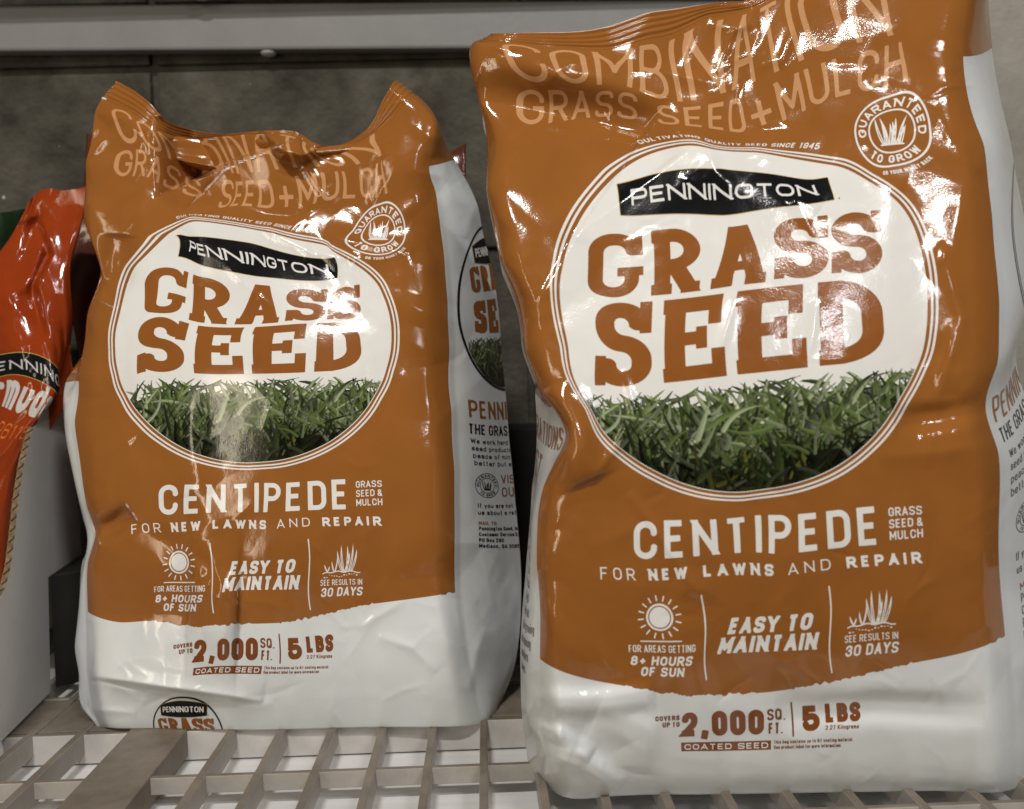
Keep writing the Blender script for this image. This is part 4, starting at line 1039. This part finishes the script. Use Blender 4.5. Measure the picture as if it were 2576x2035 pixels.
        for k in range(9):
            t = ('easy care', 'full sun', 'heat and', 'drought', 'tolerant', 'slow growing', 'low mowing', 'southern', 'lawns')[k]
            tx(t, -184, -184+3.2*len(t)*.8, 150-9*k, 156-9*k, .8, 'ink_black', gap=.3, space=.5)
        st.build('side_panel_print', root)
    return root, sh

# ------------------------------------------------------------------ shelf, wall, beam
SHELF_YAW = math.radians(1.7)
shelf = empty('wire_grid_shelf', (0, 0.7, 0), 'taupe grid shelf of upright bars that the seed bags stand on', 'shelf')
def rotxy(v, a=SHELF_YAW, o=(0.0, 0.60)):
    x, y = v[0]-o[0], v[1]-o[1]; return (o[0]+x*math.cos(a)-y*math.sin(a), o[1]+x*math.sin(a)+y*math.cos(a), v[2])
def rbox(bx): bx.v = [rotxy(v) for v in bx.v]; return bx
SP = 0.0375; X0 = -0.0270
for k in range(-12, 16):
    x = X0+SP*k
    if k in (-7, -6): continue
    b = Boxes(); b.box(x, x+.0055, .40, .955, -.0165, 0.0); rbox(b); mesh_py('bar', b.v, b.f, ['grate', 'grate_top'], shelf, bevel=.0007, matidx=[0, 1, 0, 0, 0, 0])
for y in (.509, .583, .657, .731, .805, .879, .93):
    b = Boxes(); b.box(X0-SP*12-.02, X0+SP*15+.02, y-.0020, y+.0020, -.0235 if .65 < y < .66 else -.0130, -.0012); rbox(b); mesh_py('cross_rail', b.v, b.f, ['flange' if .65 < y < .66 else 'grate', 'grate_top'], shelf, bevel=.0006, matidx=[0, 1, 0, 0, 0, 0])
st = Boxes(); st.box(X0+SP*-7+.0005, X0+SP*-6+.0065, .40, .955, -.020, -.0002); rbox(st)
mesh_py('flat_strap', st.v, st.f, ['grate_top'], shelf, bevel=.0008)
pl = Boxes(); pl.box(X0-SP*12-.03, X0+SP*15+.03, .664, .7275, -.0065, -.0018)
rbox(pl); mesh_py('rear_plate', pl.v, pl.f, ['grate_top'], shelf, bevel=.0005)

lo = Boxes(); lo.box(-.9, .9, .38, .957, -.040, -.025)
o = mesh_py('lower_shelf_board', lo.v, lo.f, ['lower'], None, bevel=.002); tag(o, 'white board seen through the gaps of the grid shelf', 'board')

wall_y = 0.960
wl = Boxes()
jx = float(at(np.array(387.), np.array(200.), wall_y)[0]); jz = .585
for (x0, x1) in ((jx-.394*2, jx-.394-.004), (jx-.394+.004, jx-.004), (jx+.004, jx+.394-.004), (jx+.394+.004, jx+.394*2), (jx+.394*2+.008, jx+.394*3)):
    for (za, zb) in ((-.3, jz-.408), (jz-.400, jz-.204), (jz-.196, jz-.004), (jz+.004, jz+.30)):
        wl.box(x0, x1, wall_y, wall_y+.10, za, zb)
wl.box(-1.3, 1.3, wall_y+.006, wall_y+.12, -.35, 1.0)
o = mesh_py('block_wall', wl.v, wl.f, ['concrete'], None, bevel=.002); tag(o, 'dark grey concrete block wall behind the shelf', 'wall')

# upper shelf: rear beam, board, rivets
up = empty('upper_shelf', (0, .95, .6), 'grey painted steel beam and underside of the shelf above the bags', 'shelf')
def pz(px, py, y): p = at(np.array(float(px)), np.array(float(py)), y); return p[0], p[2]
(xa, b0), (xb, b1) = pz(0, 128, .94), pz(1190, 121, .94); (_, t0), (_, t1) = pz(0, 12, .94), pz(1190, 3, .94)
lb = lambda x: b0+(b1-b0)*(x-xa)/(xb-xa); lt = lambda x: t0+(t1-t0)*(x-xa)/(xb-xa)
zb = lb(-.28); zt = lt(-.28)
bm = Boxes(); bm.box(-.75, .42, .94, .957, 0, 1)
bm.v = [(v[0], v[1], lt(v[0]) if v[2] > .5 else lb(v[0])) for v in bm.v]
mesh_py('rear_beam', bm.v, bm.f, ['beam'], up, bevel=.003)
ub = Boxes(); ub.box(-.8, .33, .905, .936, zt+.010, zt+.03)
mesh_py('upper_board', ub.v, ub.f, ['underside'], up, bevel=.002)
def rivet(px, py, y, z, r):
    p = at(np.array(float(px)), np.array(float(py)), y)
    vs, fs = [], []
    for i in range(5):
        a = i/4*PI/2
        for k in range(16): vs.append((p[0]+r*math.cos(a)*math.cos(k*PI/8), p[1]+r*math.cos(a)*math.sin(k*PI/8), z-r*.45*math.sin(a)))
    for i in range(4):
        for k in range(16): fs.append((i*16+k, i*16+(k+1) % 16, (i+1)*16+(k+1) % 16, (i+1)*16+k))
    mesh_py('rivet', vs, fs, ['rivet'], up, True)
rivet(676, 137, .949, zb-.001, .0085); rivet(505, 2, .925, zt+.004, .012)

pil = Boxes(); px0 = float(at(np.array(2390.), np.array(300.), .82)[0])
pil.box(px0, px0+.6, .82, 1.0, -.2, 1.2)
o = mesh_py('concrete_pillar', pil.v, pil.f, ['pillar'], None, bevel=.004); tag(o, 'pale concrete pillar at the right edge behind the bigger bag', 'pillar')

# ------------------------------------------------------------------ the two bags
bagR, shR = seed_bag('larger brown and white grass seed bag in front, its wide top running out of view', CPR, depth_right, 190.0, 0.0, 'right', 246)
bagL, shL = seed_bag('brown and white grass seed bag standing further back, its sagging top showing two pointed corners', CPL, depth_left, 200.0, -15.0, 'left', 266)

# ------------------------------------------------------------------ simple bags behind
def simple_bag(name, label, cps, y0, lean, bulge, mat, w, h, seed, th=.07, amp=1.3, group=None, creases=()):
    tps = TPS([c[0] for c in cps], [c[1] for c in cps], .02)
    def dep(s, U, V, px):
        t = V/h; e = np.clip(1-(np.abs(U)/(w/2))**2.5, 0, 1)
        Y = y0+lean*t**1.5-bulge*np.sin(PI*np.clip(t*1.1, 0, 1))*e+crumple(U, V, seed, amp)
        return apply_creases(Y, px, creases)
    sh = Sheet(tps, -w/2, w/2, 0, h, 2.0, dep)
    b = sh.P[0].mean(axis=0)
    root = empty(name, (b[0], b[1]+.02, 0), label, 'seed bag', group)
    ym = float(sh.P[:, sh.nu//2, 1].mean())
    sh.grid_mesh('bag_film', mat, root, 0, sh.nv-1, lambda v, f: ym+th*np.sin(PI*np.clip((h-v)/h, 0, 1)**.6*.7))
    return root, sh
# orange bag inside the carton at the left
oc = [((-90, 420), (72, 506)), ((-90, 395), (46, 562)), ((-90, 370), (20, 606)), ((-40, 420), (84, 494)), ((-10, 420), (105, 478)), ((15, 420), (128, 474)), ((45, 415), (150, 492)), ((75, 400), (194, 522)), ((88, 380), (202, 560)), ((84, 345), (175, 640)), ((80, 320), (166, 690)), ((84, 280), (176, 790)), ((84, 240), (165, 890)), ((88, 210), (142, 960)), ((88, 190), (118, 1000)), ((88, 172), (98, 1030)), ((88, 150), (78, 1065)), ((88, 125), (58, 1120)), ((88, 100), (40, 1200)), ((88, 50), (8, 1400)), ((88, 0), (-20, 1740)),
      ((-90, 340), (-12, 650)), ((-90, 280), (-55, 770)), ((-90, 100), (-120, 1300)), ((-90, 0), (-140, 1750)), ((0, 300), (75, 740)), ((10, 370), (105, 600)),
      ((-70, 225), (0, 893)), ((70, 225), (150, 938)), ((-70, 185), (0, 947)), ((70, 185), (140, 1000)), ((-70, 150), (0, 1010)), ((20, 150), (93, 1040)), ((-20, 100), (-60, 1230)), ((-20, 0), (-90, 1740))]
bo, sho = simple_bag('orange_seed_bag', 'orange plastic seed bag with a twisted top inside the white display carton', oc, .735, .03, .02, 'orange', 180, 420, 71, amp=1.4, th=.02,
    creases=[('ridge', [(120, 560), (100, 640), (60, 740)], 16, .012), ('step', [(105, 540), (140, 640), (100, 720), (130, 850)], 20, .014, 60), ('ridge', [(190, 520), (160, 700), (175, 830)], 14, .006), ('ridge', [(0, 760), (60, 720), (100, 690)], 14, .006)])
po = Print(sho)
def skew(fn, k, u0): return lambda X, Y: fn(X, Y+k*(X-u0))
oclip = lambda X: np.abs(X)-88
po.add(lambda X, Y: np.maximum(np.abs(Y-205)-20, oclip(X)), -89, 89, 180, 230, .8, 'ink_black', 0)
po.add(lambda X, Y: np.maximum(np.abs(np.abs(Y-205)-20.6)-.5, oclip(X)), -89, 89, 180, 230, .5, 'ink_gold', 1)
po.add(lambda X, Y: np.maximum(text_sdf(X+104, Y-196, 'PENNINGTON', 232, 18, 2.6, gap=.3), oclip(X)), -89, 89, 190, 220, .5, 'ink_grey', 1)
po.build('brand_banner', bo)
pv = Print(sho)
pv.add(lambda X, Y: np.maximum(text_sdf(X+138, Y-146, 'Bermuda', 186, 37, 8.0, gap=.28), oclip(X)), -89, 60, 140, 186, .6, 'ink_grey', 1)
pv.add(lambda X, Y: np.maximum(text_sdf(X+100, Y-128, '261 26115', 130, 10, 1.3, gap=.35), oclip(X)), -89, 40, 125, 142, .4, 'ink_dull', 1)
pv.build('variety_text', bo)
# green bag behind it
gc = [((-60, 0), (-140, 1700)), ((60, 0), (0, 1700)), ((60, 150), (60, 1100)), ((-60, 300), (-140, 560)), ((0, 310), (-10, 555)), ((40, 315), (52, 530)), ((60, 300), (90, 575))]
bg2, _ = simple_bag('green_seed_bag', 'dark green bag peeking out behind the orange bag', gc, .80, .02, .01, 'green', 120, 315, 77, amp=1.5)
# third bag behind the left bag
tc = [((-140, 0), (290, 1640)), ((-140, 150), (262, 1200)), ((140, 0), (1250, 1640)), ((-140, 330), (200, 560)), ((-142, 250), (178, 820)), ((-140, 290), (172, 690)), ((140, 400), (1172, 372)), ((120, 405), (1120, 385)), ((0, 380), (680, 480)), ((140, 300), (1178, 700))]
bt, _ = simple_bag('brown_seed_bag', 'dark brown glossy bag mostly hidden behind the bag with two pointed corners', tc, .80, .03, .01, 'plum', 280, 405, 83, amp=2.2, th=.03)

# ------------------------------------------------------------------ cartons
def W3(px, py, y): return tuple(at(np.array(float(px)), np.array(float(py)), y))
pa = at(np.array(0.), np.array(1870.), ground_y(np.array(0.), np.array(1870.))); pb_ = at(np.array(107.), np.array(1763.), ground_y(np.array(107.), np.array(1763.)))
dirv = (pb_-pa)/np.linalg.norm(pb_-pa); nrm = np.array((dirv[1], -dirv[0], 0))   # points to the right
def on_panel(px, py):
    r = ray(np.array(float(px)), np.array(float(py))); s = ((pa-CAM)@nrm)/(r@nrm); return CAM+r*s
crt = empty('display_carton', (pa[0]-.1, pa[1], 0), 'white corrugated display carton with a cut away side at the far left', 'carton')
outl = [(0, 1870), (107, 1763), (127, 1743), (121, 1452), (170, 1418), (205, 1393), (200, 1300), (185, 1150), (165, 1005), (135, 1002), (107, 1015), (92, 1050), (74, 1110), (60, 1170), (46, 1260), (38, 1340), (28, 1420), (14, 1480), (0, 1500)]
P0 = [on_panel(*p) for p in outl]
back_ = pa-dirv*.10
P0 = P0+[back_+np.array((0, 0, P0[-1][2]-.01)), back_]
P0 = [np.array((p[0], p[1], max(p[2], .0005))) for p in P0]
th = .0045; n = len(P0)
vs = P0+[p-nrm*th for p in P0]; fs = [tuple(range(n)), tuple(range(2*n-1, n-1, -1))]; mi = [0, 0]
for i in range(n):
    fs.append((i, n+i, n+(i+1) % n, (i+1) % n)); mi.append(1)
mesh_py('side_panel', vs, fs, ['card', 'kraft'], crt, matidx=mi)
# corrugated flutes showing along the cut edge
fl = Boxes()
cut = np.array([on_panel(*p) for p in outl[10:]])-nrm*th/2
seg = np.linalg.norm(np.diff(cut, axis=0), axis=1); cum = np.r_[0, np.cumsum(seg)]
for k, s in enumerate(np.arange(.002, cum[-1]-.003, .0042)):
    q = np.array([np.interp(s, cum, cut[:, j]) for j in range(3)]); q2 = np.array([np.interp(s+.0036, cum, cut[:, j]) for j in range(3)])
    d = (q2-q)/np.linalg.norm(q2-q); nn = np.cross(d, nrm); nn /= np.linalg.norm(nn)
    if nn[2] < 0: nn = -nn
    sg = 1 if k % 2 else -1
    a = q+nrm*sg*.0017; b = q2-nrm*sg*.0017; t_ = nrm*.0006
    fl.hexa([a-t_, a+t_, b+t_, b-t_, a-t_+nn*.0016, a+t_+nn*.0016, b+t_+nn*.0016, b-t_+nn*.0016])
mesh_py('cut_edge_flutes', fl.v, fl.f, ['kraft'], crt)
fr = Boxes(); a = back_-nrm*.0045; fr.hexa([a, a-nrm*.3, a-nrm*.3+dirv*.0045, a+dirv*.0045]+[p+np.array((0, 0, .12)) for p in (a, a-nrm*.3, a-nrm*.3+dirv*.0045, a+dirv*.0045)])
mesh_py('front_panel', fr.v, fr.f, ['card'], crt)

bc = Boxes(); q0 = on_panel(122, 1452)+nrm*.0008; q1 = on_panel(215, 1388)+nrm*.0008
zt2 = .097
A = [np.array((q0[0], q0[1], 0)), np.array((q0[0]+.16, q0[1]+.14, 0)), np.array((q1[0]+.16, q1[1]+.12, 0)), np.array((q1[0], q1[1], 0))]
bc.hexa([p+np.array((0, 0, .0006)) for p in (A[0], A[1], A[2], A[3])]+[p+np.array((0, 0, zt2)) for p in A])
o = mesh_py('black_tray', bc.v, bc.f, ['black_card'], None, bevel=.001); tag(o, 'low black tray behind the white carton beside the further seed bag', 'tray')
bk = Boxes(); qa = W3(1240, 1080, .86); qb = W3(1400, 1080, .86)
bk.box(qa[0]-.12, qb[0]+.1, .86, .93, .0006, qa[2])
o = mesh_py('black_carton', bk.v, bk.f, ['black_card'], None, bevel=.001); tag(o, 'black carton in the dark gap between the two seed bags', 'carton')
